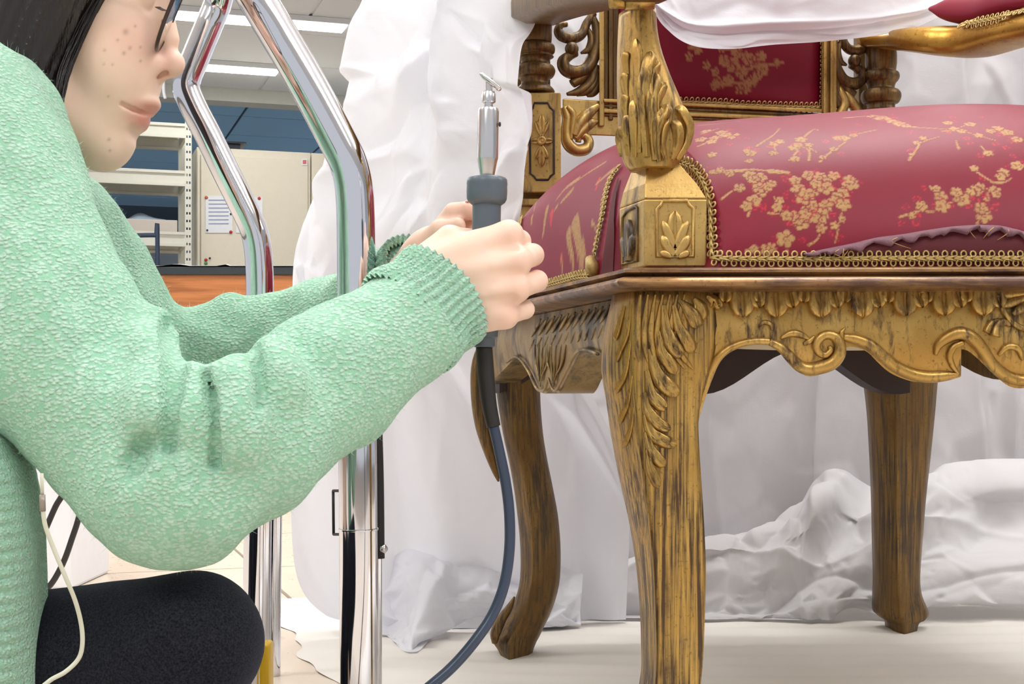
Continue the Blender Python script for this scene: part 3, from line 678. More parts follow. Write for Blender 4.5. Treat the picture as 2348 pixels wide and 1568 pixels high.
BLS = [(550,280,8),(590,265,7),(740,250,9),(690,310,8),(720,290,7),(800,290,6),(540,350,6),(380,350,8),(350,330,5),(1050,240,9),(1000,240,6),(1120,220,6),(980,320,6),(900,380,5),(440,530,11),(370,510,9),(400,540,8),(450,620,11),(440,600,9),(405,690,10),(350,730,8),(510,590,8),(530,570,7),(300,600,8),(800,510,9),(880,520,9),(940,530,8),(980,510,8),(1100,570,11),(1090,540,8),(1040,640,9),(1000,670,9),(980,690,8),(1050,720,10),(920,730,10),(890,790,10),(880,830,9),(830,810,9),(800,740,10),(820,720,8),(740,850,11),(720,830,8),(770,790,8),(680,800,8),(640,800,8),(720,610,10),(760,670,11),(860,600,10),(920,600,11),(810,640,10),(780,640,10),(850,570,8),(590,690,6),(570,740,7),(890,890,7),(985,870,6),(1040,825,5),(630,965,12),(500,1045,9),(530,1030,7),(405,1040,6),(700,545,8),
       (2030,590,7),(1990,620,9),(1960,630,7),(1900,680,11),(1860,630,8),(1750,660,9),(1720,605,6),(1760,730,10),(1610,730,8),(2140,620,8),(2150,645,6),(2060,800,11),(2040,745,9),(1540,800,5),(2080,680,4),(1990,460,6),(2200,490,8),(2180,520,7),(2300,440,9),(2090,350,7),(1800,130,7),(1960,140,8),(2160,170,8),(2230,200,9),(1400,120,9),(1330,90,8),(1300,100,7),(1450,135,9),(1500,150,7),(1850,175,8),(1900,190,7),(2020,220,7),(1620,240,6),(1580,275,6),(1540,360,4),(170,200,9),(120,240,8),(100,265,8),(200,215,9),(60,190,8),(100,360,7),(20,250,9),(280,215,5),(240,235,6),(2110,190,7),(2300,250,8),(1240,85,6),(700,390,7),(370,405,5),(230,500,6),(160,470,6)]
BRN = [[(0,300),(100,260),(240,210)],[(100,485),(250,480),(400,470),(520,480),(650,490)],[(420,300),(480,260),(540,220),(590,170)],[(570,350),(545,300)],[(660,400),(720,330),(760,240),(830,180),(870,185)],[(800,400),(800,330),(740,300)],[(800,310),(855,345)],[(880,410),(960,340),(1050,280),(1120,220),(1290,180)],[(640,800),(740,780),(900,740),(1010,680),(1055,600),(1060,520)],[(1040,600),(1050,700),(1030,800),(990,990)],[(800,1010),(860,970),(890,890)],[(360,800),(385,740),(440,640)],[(510,780),(610,790)],[(610,775),(575,730),(550,660)],[(1450,810),(1600,765),(1700,768),(1850,690),(2000,650),(2100,600),(2170,620)],[(1670,590),(1700,620),(1750,630)],[(2080,680),(2090,610)],[(2120,560),(2200,560),(2260,530)],[(1990,470),(2060,520),(2130,560)],[(2010,860),(2030,780)],[(1520,400),(1570,330),(1620,270),(1740,230)],[(1050,95),(1300,80),(1400,130),(1550,160),(1700,170),(1900,190),(2150,260)],[(1250,75),(1320,90),(1420,150)],[(1760,190),(1850,180),(1960,130)],[(2040,300),(2100,360)],[(350,1050),(480,1060)],[(640,1060),(660,1010),(700,980)],[(1880,320),(1860,260)],[(330,330),(380,345)],[(170,680),(250,620),(300,600)],[(340,410),(370,390)],[(0,150),(200,130),(330,115)],[(30,210),(150,170)]]
for b in BRN: stroke([Z7(q) for q in b], .0013, n=26)
for b in [[(100,485),(250,480),(400,470)],[(520,480),(650,490)],[(700,600),(760,660),(830,650),(900,600),(930,590)],[(720,810),(790,770),(880,740)],[(1350,90),(1450,150),(1560,160)],[(1900,680),(2000,640)]]: stroke([Z7(q) for q in b], .0028, n=20)
for x, y, r in BLS: blossom(*Z7((x,y)), r*.00072)
for b, w in [([(860,130),(700,230),(560,330)],.002),([(600,290),(480,380),(400,480)],.0035),([(540,400),(440,510)],.004),([(310,560),(290,660),(270,820)],.004),([(165,640),(160,720)],.0025),([(510,800),(520,900),(555,1080)],.006),([(570,700),(600,860),(620,1000),(640,1120)],.008),([(640,880),(660,1000),(680,1060)],.004),([(930,200),(850,270),(770,340)],.003),([(210,480),(180,600)],.002),([(440,1000),(460,1200)],.002),([(730,700),(770,760)],.002),([(400,550),(380,580)],.003)]: stroke([Z5(q) for q in b], w, n=16)
for b, w in [([(350,600),(345,720)],.004),([(620,960),(640,1080)],.003),([(440,1040),(450,1090)],.003),([(800,290),(770,380)],.003)]: stroke([Z5(q) for q in b], w, red, n=10)
for i in range(150):
    x, y, r = random.choice(BLS); blossom(*Z7((x+random.gauss(0,70), y+random.gauss(0,45))), random.uniform(.0022,.0038), red, True)
# motif on the far part of the seat, seen only from other sides
for i in range(46):
    a, b = random.random()*.9+.05, random.random()*.5+.45; k = np.argmin((Ag-a)**2+(Bg-b)**2); blossom3(Vector(SV[k]), SN[k], random.uniform(.006,.01))
set_attr(cush, 'pattern', pat); set_attr(cush, 'redthread', red)
def brocade(name, attr=True):
    t = NT(name); v = t.coords(); nz = t.noise(v, 9, 4); base = t.mix(nz, rgb(130,12,42), rgb(112,8,34)); weave = t.noise(t.coords((900,900,900)), 1.0, 2)
    gc = t.mix(t.noise(v, 160, 3), rgb(188,148,96), rgb(150,112,68)); t.set(Roughness=.45, Specular_IOR_Level=.28, Sheen_Weight=.18, Sheen_Roughness=.35, Sheen_Tint=rgb(240,150,180))
    if attr:
        a = t.n('ShaderNodeAttribute', attribute_name='pattern'); r_ = t.n('ShaderNodeAttribute', attribute_name='redthread')
        fray = t.ramp(t.noise(t.coords((1,1,1)), 420, 3), [(.30,.35),(.46,1)])
        m1 = t.mix(r_.outputs['Fac'], base, rgb(186,26,48)); fa = t.math('MULTIPLY', a.outputs['Fac'], fray); m2 = t.mix(fa, m1, gc); t.set(Base_Color=m2)
        h = t.math('ADD', t.math('MULTIPLY', weave, .25), fa); t.bump(h, .3, .0008); t.set(Roughness=t.math('ADD', t.math('MULTIPLY', fa, .10), .46))
    else: t.set(Base_Color=base); t.bump(weave, .15, .0005)
    return t.m
cush.data.materials.append(brocade('brocade')); brocade('brocade_plain', False)
plain('fray', rgb(124,88,98), .9, bump=.4); plain('under_red', rgb(84,10,24), .7)
# the torn strip along the near edge of the seat: a ragged lifted lip over darker lining
random.seed(9); m = MB(); n = 60; rows = []
tear = cr([(1840,585),(1890,574),(1950,562),(2010,548),(2070,540),(2130,530),(2190,522),(2250,519),(2300,522),(2348,534),(2420,545)], n)
lip = []; 
for i, (x, y) in enumerate(tear):
    w = (8+16*abs(math.sin(i*.55))*random.uniform(.3,1.2))*min(1,i/10+.15); h0, n0 = hit(cb, x, y-3); h1, n1 = hit(cb, x+random.uniform(-2,2), y+w)
    if h0 is None or h1 is None: continue
    rows.append([h0+n0*.0005, h0.lerp(h1,.4)+n0*.005, h1+n1*(.006+random.uniform(0,.004)), h1+n1*.0022])
m.loft(rows, closed=False); tag(m.build('torn_edge', M['fray'], cush), 'ragged frayed grey-pink lip of the tear')
m = MB(); rows = []
for i in range(n):
    x, y = tear[i]; top = y+4; bot = 588; row = []
    for k in range(6):
        h, nn = hit(cb, x, top+(max(bot,top+1)-top)*k/5)
        row.append(h+nn*(.0006+.0022*math.sin(math.pi*k/5)) if h is not None else rows[-1][k])
    rows.append(row)
m.loft(rows, closed=False); tag(m.build('exposed_lining', M['under_red'], cush), 'dark red lining showing below the tear')
m = MB()
for i in range(7):
    x, y = tear[random.randrange(8,n-8)]; h, nn = hit(cb, x, y+8)
    if h is None: continue
    m.tube(cr([h+nn*.006, h+nn*.008+Vector((random.gauss(0,.003),0,-.004)), h+nn*.006+Vector((random.gauss(0,.006),0,-.009))],5), .0003, 4)
plain('gold_thread', rgb(206,168,96), .5, .3); m.build('loose_threads', M['gold_thread'], cush)
# ---- gold gimp braid
t = NT('braid_gold'); v = t.coords(); t.set(Base_Color=t.mix(t.noise(v, 300, 3), rgb(214,190,128), rgb(160,128,70)), Roughness=.42, Metallic=.45); t.bump(t.noise(v, 1500, 2), .4, .0006)
def braid(name, pts3, nrm3, width, par, step=None, scale=1.0):
    # two rows of wound loops either side of a plaited core
    P3 = np.array([list(p) for p in pts3]); N3 = np.array([list(q) for q in nrm3]); seg = np.linalg.norm(np.diff(P3,axis=0),axis=1); s = np.concatenate([[0],np.cumsum(seg)]); step = step or width*.62; m = MB()
    def at(d): return Vector([np.interp(d,s,P3[:,k]) for k in range(3)]), Vector([np.interp(d,s,N3[:,k]) for k in range(3)]).normalized()
    d = step/2; R0 = width*.21; r0 = width*.072; core = [[],[]]
    while d < s[-1]:
        p, n = at(d); q, _ = at(min(d+.001,s[-1])); q0, _ = at(max(0,d-.001)); t_ = (q-q0).normalized(); w = n.cross(t_).normalized()
        for sg in (-1,1):
            c = p+w*sg*width*.30+t_*(step*.25*sg)+n*(r0*1.2+random.uniform(-.1,.25)*r0)
            tl = n*1.0+w*sg*random.uniform(-.1,.25); tl.normalize(); a = t_*.86; b = tl.cross(t_).normalized()*1.08
            lp = [c+(a*math.cos(g)+b*math.sin(g))*R0 for g in [2*math.pi*k/9 for k in range(9)]]
            rings = []
            for k in range(9):
                tg = (lp[(k+1)%9]-lp[k-1]).normalized(); e = tl.cross(tg); rings.append([lp[k]+(tl*math.cos(g)+e*math.sin(g))*r0 for g in (0,1.57,3.14,4.71)])
            vv = [x for r_ in rings for x in r_]; ff = [(k*4+j, k*4+(j+1)%4, ((k+1)%9)*4+(j+1)%4, ((k+1)%9)*4+j) for k in range(9) for j in range(4)]; m.add(vv, ff)
            m.tube([p-t_*step*.8+w*sg*width*.03+n*r0*1.5, p-t_*step*.1+w*sg*width*.07+n*r0*2.4, p+t_*step*.45+w*sg*width*.18+n*r0*1.6], [r0*.9,r0*1.15,r0*.8], 5)
        d += step
    # backing tape
    rows = []
    for k in range(0, len(P3)):
        p, n = Vector(P3[k]), Vector(N3[k]); t_ = Vector(P3[min(k+1,len(P3)-1)]-P3[max(k-1,0)]).normalized(); w = n.cross(t_).normalized(); rows.append([p-w*width*.2+n*.0004, p+n*r0*.7, p+w*width*.2+n*.0004])
    m.loft(rows, closed=False); return m.build(name, M['braid_gold'], par)
def braid_px(name, b, pts, width, par, n=60, lift=.0015):
    q = cr(pts, n); pp = []; nn = []
    for x, y in q:
        h, k = hit(b, x, y)
        if h is None: continue
        k = k if k.y < 0 else -k; pp.append(h+k*lift); nn.append(k)
    if len(pp) < 4: return None
    return braid(name, pp, nn, width, par)
sb = bvh_of(cush, rail_o)
# one run around the front right of the arm block and along the near edge
braid_px('braid_trim', cb, [(1640,594),(1750,595),(1900,595),(2050,594),(2200,594),(2348,594),(2700,593),(3050,592),(3230,592)], .0125, cush, 160)
braid_px('braid_trim', cb, [(1562,372),(1590,384),(1612,408),(1626,440),(1634,480),(1637,530),(1639,596)], .0125, cush, 50)
braid_px('braid_trim', cb, [(1424,384),(1406,406),(1394,440),(1386,490),(1376,540),(1366,590)], .010, cush, 50)
braid_px('braid_trim', cb, [(1228,664),(1260,656),(1300,645),(1335,636),(1362,634)], .012, cush, 40, .003)
braid_px('braid_trim', cb, [(1202,480),(1196,510),(1192,545)], .008, cush, 20)
mm = MB(); h, nn = hit(cb, 1362, 612)
mm.tube([P(1352,590,h.y-.006),P(1358,610,h.y-.010),P(1366,632,h.y-.006)], [.004,.007,.005], 8); mm.build('braid_fold', M['braid_gold'], cush)
# open seam: a dark slit where the cloth has come away beside the block
mm = MB(); rows = []
for x, y, w in cr([(1420,410,3),(1408,450,8),(1400,500,12),(1392,560,18),(1386,600,22),(1380,632,26)], 20):
    h, nn = hit(cb, x, y); h2, n2 = hit(cb, x+w, y)
    if h is None: continue
    rows.append([h+nn*.002, (h+h2)/2+nn*.0025+Vector((0,0,0)), h2+n2*.002])
mm.loft(rows, closed=False); mm.build('open_seam', M['under_red'], cush)
# ---- front left arm support: block, carved baluster
AX = Vector((1,-.03,0)).normalized()
def block(name, x0, x1, y0, y1, Y, dep, mat, par, x0t=None, x1t=None):
    # prism whose front face spans the given picture box at distance Y and runs back along the chair's side
    def pt(x, y): return P(x, y, Y)
    b = [pt(x0,y1), pt(x1,y1)]; tt = [pt(x0t or x0, y0), pt(x1t or x1, y0)]; d = ES*dep
    m = MB(); m.hexa([b[0],b[1],b[1]+d,b[0]+d, tt[0],tt[1],tt[1]+d,tt[0]+d]); return bevel_mod(m.build(name, M[mat], par, False), .0016)
arm = block('arm_block', 1478, 1622, 456, 612, 1.195, .066, 'gold_post', CHAIR); tag(arm, 'square gilt arm block with carved panels')
# splayed top of the block
bt = [P(1478,456,1.195), P(1622,456,1.195)]; d = ES*.066; lo = [bt[0],bt[1],bt[1]+d,bt[0]+d]
tp = [P(1484,378,1.207), P(1560,376,1.207)]; d2 = ES*.042; hi = [tp[0],tp[1],tp[1]+d2,tp[0]+d2]; mid = [lo[i].lerp(hi[i],.42)+(lo[i].lerp(hi[i],.42)-sum(lo,Vector())/4).normalized()*.0015 for i in range(4)]
m = MB(); m.loft([lo, mid, hi]); bevel_mod(m.build('block_cap', M['gold_post'], arm, False), .0015)
def frame_panel(pts, mapper, r, mat, par, name='panel_moulding'):
    q = [mapper(x,y) for x,y in pts]; m = MB(); m.tube(q+[q[0],q[1]], r, 6, caps=False); return m.build(name, M[mat], par)
fm = lambda x,y,o=0: P(x,y,1.1945-o)
frame_panel([(1520,460),(1576,460),(1580,470),(1590,478),(1590,588),(1506,588),(1506,478),(1516,470)], lambda x,y: fm(x,y,.0002), .0016, 'gold_post', arm)
sm = lambda x,y,o=0: P(1478,y,1.195)+ES*((1478-x)*.066/48)+Vector((-ES.y,ES.x,0))*(.0006+o)
frame_panel([(1462,466),(1446,470),(1438,482),(1438,594),(1466,594),(1466,470)], lambda x,y: sm(x,y,.0), .0014, 'gold_side', arm)
m = leaf_mesh([(1548,590,1548,482,20)], lambda x,y,o: fm(x,y,o), .004, True); m.add(*(lambda q: (q.v,q.f))(leaf_mesh([(1548,570,1520,506,12),(1548,570,1577,506,12),(1545,585,1518,540,14),(1551,585,1580,540,14),(1540,588,1514,578,10),(1556,588,1582,578,10)], lambda x,y,o: fm(x,y,o), .0045, False))); m.build('trefoil_carving', M['gold_post'], arm)
m = leaf_mesh([(1452,590,1452,492,7),(1450,580,1442,530,6),(1454,580,1462,530,6)], lambda x,y,o: sm(x,y,o), .004, False); m.build('trefoil_carving', M['gold_side'], arm)
# baluster
tab = [(10,1414,1470,1508),(60,1411,1470,1512),(110,1409,1468,1524),(170,1408,1466,1548),(220,1408,1468,1570),(265,1409,1472,1586),(300,1411,1476,1590),(330,1414,1480,1584),(352,1420,1482,1574),(368,1428,1484,1562),(380,1440,1488,1552)]
rings = []
for y, xl, xa, xr in cr(tab, 40):
    Y = 1.200; A = P(xa,y,Y-.010); Rr = P(xr,y,Y+.008); Lf = P(xl,y,Y+.026); B = Rr+(Lf-A)
    for p in (Rr,Lf,B): p.z = A.z
    rings.append(chaikin([A, A.lerp(Rr,.5)+Vector((.002,-.006,0)), Rr, Rr.lerp(B,.5)+Vector((.003,.002,0)), B, B.lerp(Lf,.5), Lf, Lf.lerp(A,.5)+Vector((-.003,-.004,0))], 2))
m = MB(); m.loft(rings); bal = m.build('arm_support', M['gold_carved'], CHAIR); tag(bal, 'swelling acanthus-carved front arm support')
bb_ = bvh_of(bal); mm = MB()
for p, w in [([(1482,360),(1478,280),(1476,200),(1486,150),(1496,118)],13),([(1500,368),(1496,300),(1494,240),(1500,200),(1508,168)],12),([(1512,370),(1506,330),(1510,280),(1526,256),(1530,240)],11),([(1552,366),(1572,330),(1576,290),(1560,258),(1548,246)],12),([(1566,358),(1582,310),(1580,270),(1566,230),(1545,200)],10),([(1578,290),(1570,230),(1550,190),(1528,160)],9),([(1566,220),(1545,170),(1526,130),(1518,100),(1518,60)],9),
             ([(1528,366),(1518,330),(1522,295),(1534,275)],8),([(1542,366),(1556,330),(1554,295),(1542,275)],8),([(1498,225),(1492,190),(1500,160),(1512,150)],9),([(1510,265),(1506,232),(1516,206),(1526,200)],9),
             ([(1454,360),(1452,290),(1450,230)],6),([(1440,356),(1436,300),(1438,262)],7),([(1436,290),(1432,240),(1436,215)],7),([(1436,235),(1432,190),(1436,165)],7),([(1438,180),(1434,140),(1438,118)],6),([(1464,350),(1462,250),(1460,150),(1456,90)],5),([(1425,358),(1420,320),(1424,290)],6)]: carve(bb_, p, w*1.35, .0062, 18, .25, m=mm)
mm.build('acanthus_carving', M['gold_carved'], bal)
# armrests
def arm_rest(name, secs, mat, label):
    m = MB(); rings = []
    for c, half, th, d in secs: 
        c = Vector(c); s_ = Vector(d).normalized(); rings.append(chaikin([c-s_*half, c+s_*half, c+s_*half*1.02+EZ*th*.6, c+s_*half*.8+EZ*th, c-s_*half*.8+EZ*th, c-s_*half*1.02+EZ*th*.6],1))
    m.loft(rings); o = m.build(name, M[mat], CHAIR); tag(o, label); return o
a0 = P(1238,55,1.66); a1 = P(1470,8,1.19)
arm_rest('armrest', [(P(1238,58,1.70), .033,.05,(1,.1,0)),(P(1240,54,1.62), .034,.05,(1,.1,0)),(P(1300,36,1.48),.033,.048,(1,.1,0)),(P(1390,16,1.32),.032,.046,(1,0,0)),(P(1470,9,1.205),.030,.044,(1,0,0)),(P(1474,6,1.165),.028,.042,(1,0,0)),(P(1476,-6,1.148),.024,.03,(1,0,0))], 'gold_dull', 'left armrest seen from below')
m = MB(); m.tube([P(1400,4,1.175),P(1436,4,1.170)], .006, 12); m.tube([P(1434,4,1.170),P(1500,2,1.170)], .007, 12); m.build('arm_scroll', M['gold_carved'], CHAIR)
# ---- back: posts, panel, carved openwork
def Yb(px): return 1.70+.15*(px-1235)/785
def BK(px, py, o=0): return P(px, py, Yb(px)-o)
def turned(cx, ys, Y, mat, par, name='turned_spindle'):
    ys = [tuple(q) for q in cr(ys, 90)]; s_ = Y/F; base = P(cx, ys[-1][0], Y); m = MB(); m.lathe(base, [(r*s_, (ys[-1][0]-y)*s_) for y, r in ys[::-1]], 28); return m.build(name, M[mat], par)
post = block('back_post', 1194, 1287, 212, 442, 1.655, .05, 'gold_post', CHAIR); tag(post, 'left back post with carved flower panel')
m = MB(); a = P(1190,442,1.652); b = P(1289,470,1.645); 
block('post_foot', 1196, 1290, 470, 640, 1.66, .05, 'gold_post', post); block('post_step', 1190, 1296, 455, 472, 1.652, .055, 'gold_post', post, 1194, 1288)
prof_ = [(20,40),(60,40),(96,39),(100,36),(104,44),(112,47),(120,46),(127,40),(131,44),(135,36),(141,32),(148,34),(152,42),(160,47),(168,47),(177,42),(181,34),(190,31),(196,34),(203,42),(210,46),(214,45)]
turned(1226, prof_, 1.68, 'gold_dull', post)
m = MB(); m.box(tuple(P(1184,70,1.72)-Vector((0,0,.25))), tuple(P(1216,60,1.75)+Vector((0,0,.6)))); 
m = MB(); q = P(1200,250,1.72); m.box((P(1180,0,1.735).x,1.735,.43),(P(1262,0,1.735).x,1.775,1.12)); bevel_mod(m.build('back_stile', M['gold_dull'], post, False), .003)
pm = lambda x,y,o=0: P(x,y,1.6545-o)
frame_panel([(1225,236),(1256,236),(1261,246),(1270,254),(1270,398),(1262,404),(1257,412),(1230,412),(1224,404),(1216,398),(1214,256),(1222,247)], lambda x,y: pm(x,y,.0003), .0014, 'wood_dark', post)
m = leaf_mesh([(1242,310,1242,262,9),(1242,312,1229,278,7),(1242,312,1256,278,7),(1242,336,1242,382,9),(1242,334,1229,364,7),(1242,334,1256,364,7),(1242,323,1218,323,8),(1242,323,1267,323,8)], pm, .004, True)
m.lathe(pm(1242,323,.002), [(.0055,0),(.0055,.003),(.0035,.0045),(.003,.003),(.0015,.003),(.0005,.004)], 14, (0,-1,0)); m.build('flower_carving', M['gold_post'], post)
bk = MB()
def frame_bar(pts_in, pts_out, z, o, name, mat='gold_post'):
    pass
back = tag(link(bpy.data.objects.new('back_frame', None), CHAIR)) if False else None
def bar(x0,y0,x1,y1,y0b,y1b,o0,o1,name,mat,par):
    # board between two picture columns, with its upper and lower edges, standing o0..o1 proud of the back plane
    m = MB(); c = []
    for o in (o0, o1):
        c += [BK(x0,y0b,o),BK(x1,y1b,o),BK(x1,y1,o),BK(x0,y0,o)]
    m.hexa([c[4],c[5],c[1],c[0],c[7],c[6],c[2],c[3]]); return bevel_mod(m.build(name, M[mat], par, False), .0015)
brail = bar(1290,226,1920,262,308,330,-.02,.008,'back_rail','gold_post',CHAIR)
for k, (dy, o, h) in enumerate(((0,.016,9),(15,.012,8),(29,.014,10),(43,.012,6))): bar(1384,226+dy*.8,1890,250+dy*.7,226+dy*.8+h,250+dy*.7+h,.0,o,'rail_moulding','gold_post' if k%2==0 else 'gold_dull',brail)
stl = bar(1374,-40,1386,-40,290,290,-.02,.014,'panel_stile','gold_post',CHAIR)
for x0,x1,o,mt in ((1386,1396,.008,'gold_dull'),(1396,1406,.012,'gold_dull'),(1406,1420,.006,'gold_dull')): bar(x0,-40,x1,-40,276,276,-.02,o,'stile_moulding',mt,stl)
st2 = bar(1884,40,1918,40,272,272,-.02,.014,'panel_stile','gold_post',CHAIR)
bar(1888,40,1896,40,262,262,.0,.020,'stile_moulding','gold_post',st2); bar(1904,40,1912,40,262,262,.0,.020,'stile_moulding','gold_post',st2)
# padded back panel
n1, n2 = 150, 70; vs = []; 
for i in range(n1+1):
    for j in range(n2+1):
        a, b = i/n1, j/n2; x = 1416+(1884-1416)*a; yb = 236+(252-236)*a; y = -140+(yb+140)*b; bulge = .026*(max(0,1-abs(2*a-1)**3))**.5*(max(0,1-abs(2*b-1)**3))**.5
        vs.append(BK(x, y, bulge))
fs = [(i*(n2+1)+j, i*(n2+1)+j+1, (i+1)*(n2+1)+j+1, (i+1)*(n2+1)+j) for i in range(n1) for j in range(n2)]
pad = mk('back_pad', vs, fs, M['brocade'], CHAIR); tag(pad, 'crimson brocade back panel in shadow under the sheet')
# pattern on the back pad: reuse the blossom writer on its own points
SV_keep, pat_keep, red_keep, cb_keep = SV, pat, red, cb
SV = np.array([list(p) for p in vs]); pat = np.zeros(len(SV), np.float32); red = np.zeros(len(SV), np.float32); cb = bvh_of(pad)
for x, y, r in [(1690,120,9),(1680,150,10),(1700,165,9),(1715,135,9),(1730,145,8),(1745,130,8),(1750,160,8),(1660,140,8),(1650,190,8),(1670,185,8),(1715,195,9),(1725,185,8),(1735,175,7),(1640,195,7),(1655,110,6),(1600,115,6),(1620,150,6),(1780,145,5),(1695,205,6),(1580,130,6),(1640,165,6)]: blossom(x, y, r*.0011)
for b in [[(1640,195),(1690,190),(1730,185),(1760,160)],[(1680,110),(1700,160),(1740,150),(1795,144)],[(1710,210),(1725,185)],[(1580,110),(1640,105),(1690,120)]]: stroke(b, .0026, n=16)
set_attr(pad, 'pattern', pat*.75); set_attr(pad, 'redthread', red)
pb = bvh_of(pad)
braid_px('braid_trim', pb, [(1425,226),(1560,230),(1600,231),(1700,235),(1800,240),(1878,245)], .0125, pad, 70, .004)
braid_px('braid_trim', pb, [(1878,100),(1878,170),(1878,244)], .009, pad, 30, .004)
SV, pat, red, cb = SV_keep, pat_keep, red_keep, cb_keep
def btube(pts, r, name, mat='gold_dull', par=None, o=0, n=40, flat=1.0):
    q = cr([(x,y,a) for (x,y),a in zip(pts,r)], n); m = MB(); m.tube([BK(a,b,o) for a,b,c in q], [max(.5,c)/F*1.72 for a,b,c in q], 9, flat=flat, up=(0,1,0)); return m.build(name, M[mat], par or brail)
# openwork scrolls between the left post and the panel, their mirror image on the right
for mir in (False, True):
    f_ = (lambda x: x) if not mir else (lambda x: 1905+(1374-x)*.86); g = (lambda y: y) if not mir else (lambda y: 30+(y)*.98)
    T = lambda L: [(f_(x), g(y)) for x, y in L]
    btube(T([(1362,30),(1346,52),(1338,72),(1326,84),(1306,88),(1288,82),(1280,70),(1286,58),(1300,56)]), [8,10,11,12,13,13,11,8,6], 'openwork_scroll', 'gold_dull')
    m = MB(); c = BK(*T([(1311,112)])[0], .004); m.ellipsoid(c, ((.0085,0,0),(0,.0085,0),(0,0,.0085)), 14, 9); m.build('openwork_ball', M['gold_dull'], brail)
    btube(T([(1322,122),(1306,128),(1292,140),(1296,158),(1316,166),(1340,160),(1356,140),(1366,110),(1368,70),(1360,40)]), [8,11,14,15,16,16,15,13,11,7], 'openwork_scroll', 'gold_dull', flat=1.2)
    btube(T([(1345,60),(1356,88),(1350,112),(1332,122)]), [4,9,9,3], 'openwork_leaf', 'gold_dull')
    for L in ([(1366,150),(1356,185),(1330,208),(1300,216)],[(1368,160),(1362,190),(1345,208),(1322,218)],[(1370,165),(1368,195),(1358,212),(1346,220)],[(1355,145),(1335,175),(1312,192)]): btube(T(L), [12,13,11,4][:len(L)], 'openwork_leaf', 'gold_dull', flat=.8)
    if not mir:
        btube(T([(1292,246),(1300,270),(1298,300),(1302,328),(1320,344),(1342,342),(1350,326),(1342,312),(1328,314),(1326,326)]), [9,12,12,14,14,14,12,10,8,7], 'bracket_scroll', 'gold_post', o=.006, n=60)
        btube(T([(1316,312),(1326,286),(1346,262),(1372,242)]), [10,13,14,7], 'bracket_leaf', 'gold_post', o=.010)
        btube(T([(1318,318),(1334,300),(1352,284),(1370,278)]), [8,10,12,5], 'bracket_leaf', 'gold_post', o=.010)
        btube(T([(1308,320),(1312,290),(1314,262),(1300,244)]), [6,8,9,6], 'bracket_leaf', 'gold_post', o=.010)
    else:
        btube([(1918,275),(1935,240),(1925,210),(1915,190)], [10,14,12,5], 'bracket_leaf', 'gold_post'); btube([(1930,285),(1965,262),(1950,230),(1935,205)], [12,14,12,5], 'bracket_leaf', 'gold_post')
# right back post and armrest
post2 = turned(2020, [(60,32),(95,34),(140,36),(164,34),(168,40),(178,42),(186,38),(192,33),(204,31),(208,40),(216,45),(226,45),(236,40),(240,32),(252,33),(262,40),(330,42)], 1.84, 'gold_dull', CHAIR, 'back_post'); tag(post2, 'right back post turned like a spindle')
m = MB(); m.box((P(1975,0,1.86).x,1.875,.43),(P(2004,0,1.86).x,1.905,1.12)); bevel_mod(m.build('back_stile', M['gold_dull'], post2, False), .003)
gold('gold_arm', rgb(200,156,70), rgb(160,112,44), rgb(110,70,30), .30, (8,8,40), .28, .75)
secs = cr([(2010,112,1.84,40,36),(2060,116,1.80,44,36),(2110,122,1.74,58,44),(2170,130,1.70,70,48),(2240,130,1.67,72,50),(2348,102,1.60,66,50),(2600,62,1.46,62,50),(2980,30,1.29,62,50),(3230,9,1.205,66,50),(3300,2,1.165,60,50)], 44); m = MB(); rings = []
for x, y, Y, hpx, w in secs:
    c = P(x,y,Y); th = hpx/F*Y; hw = .03; s_ = Vector((.94,.34,0)); rings.append(chaikin([c-s_*hw*.9, c+s_*hw*.9, c+s_*hw*1.1+EZ*th*.5, c+s_*hw*.9+EZ*th, c-s_*hw*.9+EZ*th, c-s_*hw*1.1+EZ*th*.5],2))
m.loft(rings); ra = m.build('armrest', M['gold_arm'], CHAIR); tag(ra, 'curved gilt right armrest with padded top')
secs = cr([(2172,26,1.72,20),(2200,48,1.70,60),(2260,52,1.66,70),(2348,30,1.60,75),(2600,-6,1.46,75),(2860,-36,1.34,60)], 30); m = MB(); rings = []
for x, y, Y, hpx in secs:
    c = P(x,y+6,Y); th = hpx/F*Y; hw = .026; s_ = Vector((.94,.34,0)); rings.append(chaikin([c-s_*hw, c+s_*hw, c+s_*hw*1.1+EZ*th*.5, c+s_*hw*.6+EZ*th, c-s_*hw*.6+EZ*th, c-s_*hw*1.1+EZ*th*.5],2))
m.loft(rings); rp = m.build('arm_pad', M['brocade_plain'], ra); rb = bvh_of(rp, ra)
braid_px('braid_trim', rb, [(2205,64),(2250,54),(2300,44),(2348,32),(2450,16),(2600,-4)], .013, ra, 40, .003)
# front right arm block and support, mirror images of the left ones (beyond the frame)
def mirror_tree(o, par):
    me = o.data.copy()
    for v in me.vertices: v.co.x = 2*mid_x-v.co.x
    me.flip_normals(); c = link(bpy.data.objects.new(o.name.split('.')[0], me), par)
    for md in o.modifiers:
        if md.type == 'BEVEL': bevel_mod(c, md.width)
    for ch_ in list(o.children): mirror_tree(ch_, c)
    return c
mirror_tree(arm, CHAIR); mirror_tree(bal, CHAIR)
